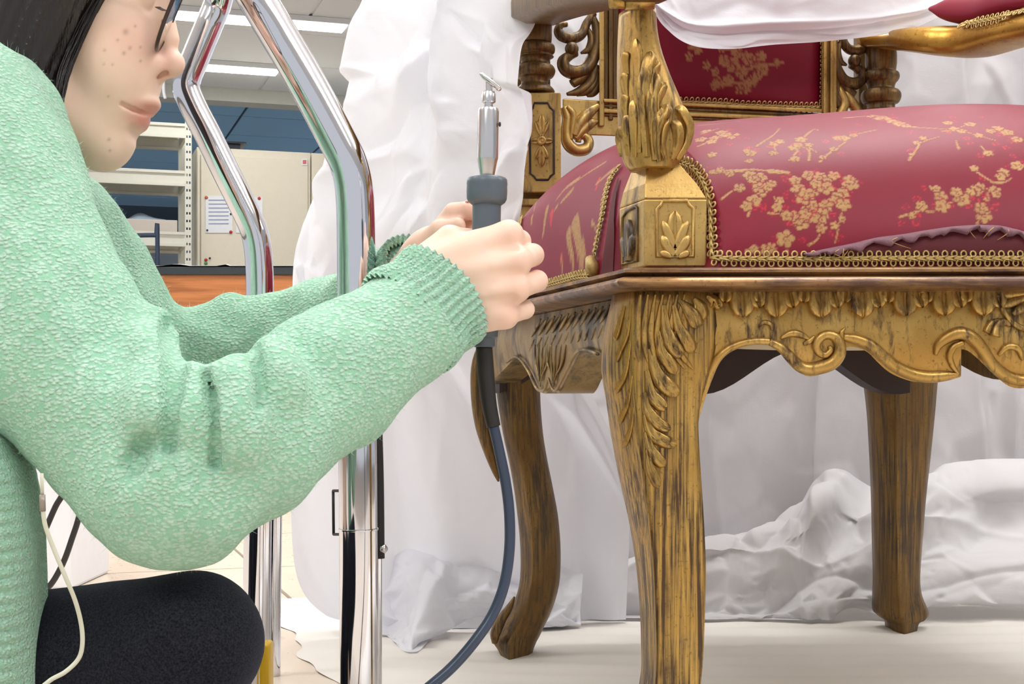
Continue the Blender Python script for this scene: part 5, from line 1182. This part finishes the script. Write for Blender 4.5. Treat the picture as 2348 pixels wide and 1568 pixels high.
m = MB(); m.lathe(P(876,1258,1.297), [(.004,0),(.004,.003),(.002,.005)], 12, (1,-.4,0)); m.build('bolt', M['steel'], ch)
m = MB(); m.lathe(P(822,1213,1.22), [(.0170,-.001),(.0173,0),(.0170,.001)], 28, (0,0,1), False); m.build('joint_ring', M['chrome'], ch)
m = MB(); m.tube([P(764,1125,1.30),P(765,1225,1.30)], .0014, 6); m.tube([P(764,1125,1.30),P(800,1125,1.26)], .0014, 6); m.tube([P(765,1225,1.30),P(800,1225,1.26)], .0014, 6); m.build('wire_clip', M['rubber_black'], ch)
for x, Y in ((825,1.22),(588,1.45)):
    m = MB(); b = P(x,zf(Y),Y); m.lathe(b, [(.019,0),(.02,.004),(.02,.02),(.017,.026)], 20); m.build('rubber_foot', M['rubber_black'], ch)
# thin cord hanging over the thigh
plain('cord_grey', rgb(206,206,186), .5)
cd = empty('thin_cord', P(100,1140,.87), 'thin pale cord hanging over the black trousers', 'cord')
q = cr([(98,1168,.87),(104,1205,.87),(120,1250,.87),(148,1318,.87),(172,1376,.875),(186,1430,.88),(189,1475,.88),(180,1510,.88),(150,1540,.875),(112,1562,.87),(80,1600,.87),(60,1700,.87)], 70)
m = MB(); m.tube([P(a,b,c) for a,b,c in q], 5.2*.9/F, 8); m.build('cord', M['cord_grey'], cd)
m = MB(); m.tube([P(96,1085,.87),P(97,1135,.87)], 4*.9/F, 8); m.build('cord', M['cord_grey'], cd)
plain('ferrule', rgb(150,140,130), .4, .3); m = MB(); m.tube([P(97,1134,.87),P(98,1172,.87)], 6.8*.9/F, 12); m.build('ferrule', M['ferrule'], cd)
# ================================================================== white sheets
def sheet_mat(name, col, trans):
    t = NT(name); v = t.coords(); fib = t.noise(t.coords((40,40,420)), 3, 3, .6); t.set(Base_Color=col, Roughness=.62, Specular_IOR_Level=.35)
    t.bump(t.math('ADD', t.math('MULTIPLY', fib, .5), t.noise(v, 70, 4)), .22, .0016)
    tr = t.n('ShaderNodeBsdfTranslucent'); tr.inputs[0].default_value = col; mx = t.n('ShaderNodeMixShader'); mx.inputs[0].default_value = trans; t.l(t.b.outputs[0], mx.inputs[1]); t.l(tr.outputs[0], mx.inputs[2]); t.l(mx.outputs[0], t.out.inputs[0]); return t.m
sheet_mat('sheet_white', rgb(240,240,246), .30); sheet_mat('sheet_white_half_shaded', rgb(216,214,216), .25); sheet_mat('sheet_white_shaded', rgb(188,186,189), .22)  # greyer copies of the white sheet paint in shade behind and under the chair
def facets(nu, nv, count, seed, aspect=1.0, elong=1.0):
    # piecewise flat crumple: random heights joined by flat triangles
    r = np.random.default_rng(seed); pts = [(0,0),(1,0),(0,1),(1,1)]+[tuple(p) for p in r.random((count,2))]+[(a,b) for a in np.linspace(0,1,6) for b in (0,1)]+[(b,a) for a in np.linspace(0,1,6) for b in (0,1)]
    pts = [(x, y*aspect) for x, y in pts]; res = delaunay_2d_cdt([Vector(p) for p in pts], [], [], 0, 1e-6); V = np.array([list(p) for p in res[0]]); T = res[2]; H = r.normal(size=len(V))
    U, Vv = np.meshgrid(np.linspace(0,1,nu), np.linspace(0,1,nv)*aspect, indexing='ij'); out = np.zeros((nu,nv))
    for tri in T:
        a, b, c = V[tri[0]], V[tri[1]], V[tri[2]]; x0, x1 = min(a[0],b[0],c[0]), max(a[0],b[0],c[0]); y0, y1 = min(a[1],b[1],c[1]), max(a[1],b[1],c[1])
        i0, i1 = int(math.floor(x0*(nu-1))), int(math.ceil(x1*(nu-1)))+1; j0, j1 = int(math.floor(y0/aspect*(nv-1))), int(math.ceil(y1/aspect*(nv-1)))+1
        u = U[i0:i1,j0:j1]; w = Vv[i0:i1,j0:j1]; den = (b[1]-c[1])*(a[0]-c[0])+(c[0]-b[0])*(a[1]-c[1])
        if abs(den) < 1e-12: continue
        l1 = ((b[1]-c[1])*(u-c[0])+(c[0]-b[0])*(w-c[1]))/den; l2 = ((c[1]-a[1])*(u-c[0])+(a[0]-c[0])*(w-c[1]))/den; l3 = 1-l1-l2; m = (l1 >= -1e-6) & (l2 >= -1e-6) & (l3 >= -1e-6)
        out[i0:i1,j0:j1] = np.where(m, l1*H[tri[0]]+l2*H[tri[1]]+l3*H[tri[2]], out[i0:i1,j0:j1])
    return out
def smooth2(a, it):
    for _ in range(it): a = (a+np.roll(a,1,0)+np.roll(a,-1,0)+np.roll(a,1,1)+np.roll(a,-1,1))/5 if False else np.pad(a,1,mode='edge')[1:-1,1:-1]*.4+.15*(np.pad(a,1,mode='edge')[:-2,1:-1]+np.pad(a,1,mode='edge')[2:,1:-1]+np.pad(a,1,mode='edge')[1:-1,:-2]+np.pad(a,1,mode='edge')[1:-1,2:])
    return a
def sheet(name, rows, nu, nv, layers, seed, mat, label, folds=None, clamp=True, sm=1, cat='sheet'):
    # rows: control points (px, py, distance), top to bottom, each row left to right
    rr = np.array([cr(r, nu) for r in rows]); G = cr(rr, nv).transpose(1,0,2)
    Wd = np.stack([(G[...,0]-HX)/F*G[...,2], G[...,2], CH-(G[...,1]-HY)/F*G[...,2]], -1); disp = np.zeros((nu,nv)); asp = nv/nu
    for i, (cnt, amp) in enumerate(layers): disp += amp*facets(nu,nv,cnt,seed+i,asp)
    U, V_ = np.meshgrid(np.linspace(0,1,nu), np.linspace(0,1,nv), indexing='ij')
    if folds: disp += folds(U, V_)
    disp = smooth2(disp, sm); tx = np.gradient(Wd,axis=0); ty = np.gradient(Wd,axis=1); n = np.cross(tx,ty); n /= np.linalg.norm(n,axis=-1,keepdims=True)+1e-12; n *= np.where(n[...,1:2] > 0, -1, 1)
    Wd = Wd+n*disp[...,None]
    if clamp: Wd[...,2] = np.maximum(Wd[...,2], .007)
    ii = np.arange(nu*nv).reshape(nu,nv); f = np.stack([ii[:-1,:-1], ii[:-1,1:], ii[1:,1:], ii[1:,:-1]], -1).reshape(-1,4)
    o = mk(name, Wd.reshape(-1,3), f, M[mat]); return tag(o, label, cat)
# tall sheet hanging at the left of the chair
def row4(y, xl, xr, Yl, Yr, w=.0): return [(xl,y,Yl),(xl+(xr-xl)*.33,y,Yl+(Yr-Yl)*.33-w),(xl+(xr-xl)*.66,y,Yl+(Yr-Yl)*.66+w),(xr,y,Yr)]
rowsA = [row4(-80,935,1176,1.86,1.62),row4(30,872,1172,1.86,1.60,.02),row4(100,836,1167,1.86,1.59,.02),row4(200,794,1184,1.86,1.58,.02),row4(300,764,1204,1.86,1.575,.02),row4(370,742,1194,1.86,1.58,.02),row4(450,712,1190,1.87,1.59,.02),row4(530,690,1188,1.87,1.64,.02),row4(600,677,1200,1.88,1.80,.01),row4(700,673,1260,1.88,1.86),row4(850,668,1330,1.88,1.90),row4(1000,668,1400,1.88,1.93),row4(1170,667,1440,1.88,1.95),row4(1330,684,1440,1.87,1.96),row4(1420,745,1440,1.86,1.96),row4(1475,840,1440,1.85,1.96)]
def foldA(U, V):
    f = .016*np.sin(U*11+V*2.2)*np.clip(1-V*.7,0,1)+.010*np.sin(U*23-V*3)
    # sharp pleat running down from the top right
    c = .66-.25*np.clip(V,0,.5); f += .020*np.exp(-np.abs(U-c)/.05)*np.clip(1-V*1.6,0,1); return f
sheet('draped_sheet', rowsA, 190, 300, [(26,.014),(120,.0075),(420,.0026)], 21, 'sheet_white', 'tall white nonwoven sheet hanging between chrome frame and chair', foldA, sm=2)
# sheet hanging behind the chair
rowsB = [[(x,y,Yy) for x,Yy in ((1080,2.12),(1350,2.16),(1600,2.14),(1850,2.18),(2100,2.15),(2350,2.18),(2560,2.14))] for y in (-90,150,400,650,900,1150,1320)]
def foldB(U, V):
    f = .012*np.sin(U*16+V*1.5)+.008*np.sin(U*37+1.2*V)
    for c, s, w in ((.54,-.05,.012),(.30,.06,.02),(.83,-.03,.012),(.72,.05,.02)): f += .024*np.exp(-np.abs(U-c-s*V)/w)
    return f
sheet('backdrop_sheet', rowsB, 300, 200, [(30,.010),(200,.006),(900,.0018)], 41, 'sheet_white_shaded', 'white sheet hanging as a backdrop behind the whole chair', foldB, sm=1)
# crumpled sheet gathered on the floor under the chair
top = [(1080,1260),(1240,1235),(1330,1262),(1430,1250),(1620,1208),(1720,1198),(1810,1160),(1880,1122),(1960,1118),(2060,1100),(2160,1085),(2300,1076),(2560,1080)]
bot = [(1080,1452),(1240,1448),(1330,1440),(1430,1448),(1620,1430),(1720,1432),(1810,1424),(1880,1416),(1960,1400),(2060,1404),(2160,1404),(2300,1412),(2560,1420)]
rowsC = []
for k, (t_, Yo) in enumerate(((0,2.13),(.12,2.06),(.35,2.04),(.55,2.01),(.75,1.99),(.92,1.975),(1,1.985))): rowsC.append([(a[0], a[1]+(b[1]-a[1])*t_, Yo+(0 if k else 0)) for a, b in zip(top,bot)])
def foldC(U, V): return .016*np.sin(V*9+U*14+2*np.sin(U*9))+.012*np.exp(-np.abs(V-.42-.10*np.sin(U*13))/.05)-.010*np.exp(-np.abs(V-.68-.08*np.sin(U*17+1))/.04)
sheet('gathered_sheet', rowsC, 320, 110, [(60,.011),(260,.005),(900,.0014)], 71, 'sheet_white_half_shaded', 'crumpled white sheet gathered along the floor under the chair', foldC, sm=1)
# puddle of the left sheet on the floor
rowsD = [[(868,1292,1.93),(940,1262,1.92),(1040,1272,1.93),(1140,1310,1.95),(1240,1300,1.96),(1330,1330,1.96)],[(872,1380,1.90),(950,1330,1.86),(1040,1340,1.88),(1140,1360,1.90),(1240,1380,1.92),(1330,1390,1.93)],[(880,1460,1.86),(950,1420,1.80),(1040,1400,1.86),(1140,1400,1.90),(1240,1430,1.90),(1330,1440,1.92)],[(900,1490,1.80),(945,1512,1.73),(1010,1462,1.84),(1120,1410,1.92),(1240,1450,1.92),(1330,1452,1.93)]]
sheet('gathered_sheet', rowsD, 150, 80, [(30,.008),(120,.004),(400,.0012)], 91, 'sheet_white', 'pointed white sheet fold on the floor behind the grey cable', sm=1)
# swag thrown over the chair back
botS = [(1478,-30),(1500,30),(1530,66),(1580,98),(1650,106),(1760,100),(1880,97),(1980,88),(2050,74),(2110,56),(2160,16),(2175,-40)]
rowsS = []
for k, t_ in enumerate((0,.3,.55,.8,.93,1)): rowsS.append([(x, -160+(y+160)*t_, 1.69+.11*(x-1500)/650-.035*math.sin(math.pi*t_*.8)) for x, y in botS])
def foldS(U, V): return .012*np.exp(-np.abs(V-.62-.25*(U-.5)**2)/.05)-.008*np.exp(-np.abs(V-.72-.3*(U-.5)**2)/.04)+.006*np.sin(U*12+V*4)
sheet('swag_sheet', rowsS, 200, 90, [(16,.005),(80,.0025),(300,.0010)], 111, 'sheet_white', 'white sheet slung in a curve across the chair back', foldS, clamp=False, sm=2)
# foam sheet under the chair
t = NT('foam'); v = t.coords(); t.set(Base_Color=rgb(222,217,210), Roughness=.7); t.bump(t.noise(v, 500, 2), .2, .0008)
nu, nv = 240, 300; Yv = np.linspace(.75,2.20,nv); vs = []
left = lambda Y: -.205-.30*(Y-1.574)+.008*math.sin(Y*21)+.004*math.sin(Y*57)
for i in range(nu):
    for Y in Yv:
        xl = left(Y); x = xl+(1.25-xl)*(i/(nu-1))**1.3; e = min(1,(x-xl)/.05); z = .0008+.0026*(.5+.5*math.sin(Y*95+1.5*math.sin(x*5)+.7*math.sin(x*2.1)))*(.4+.6*e)+.006*e*math.exp(-((x-xl-.12)/.06)**2)*.6; vs.append((x,Y,z))
ii = np.arange(nu*nv).reshape(nu,nv); f = np.stack([ii[:-1,:-1], ii[1:,:-1], ii[1:,1:], ii[:-1,1:]], -1).reshape(-1,4)
tag(mk('foam_sheet', np.array(vs), f, M['foam']), 'rippled white foam sheet on the floor under the chair legs', 'foam sheet')
finish_empties()
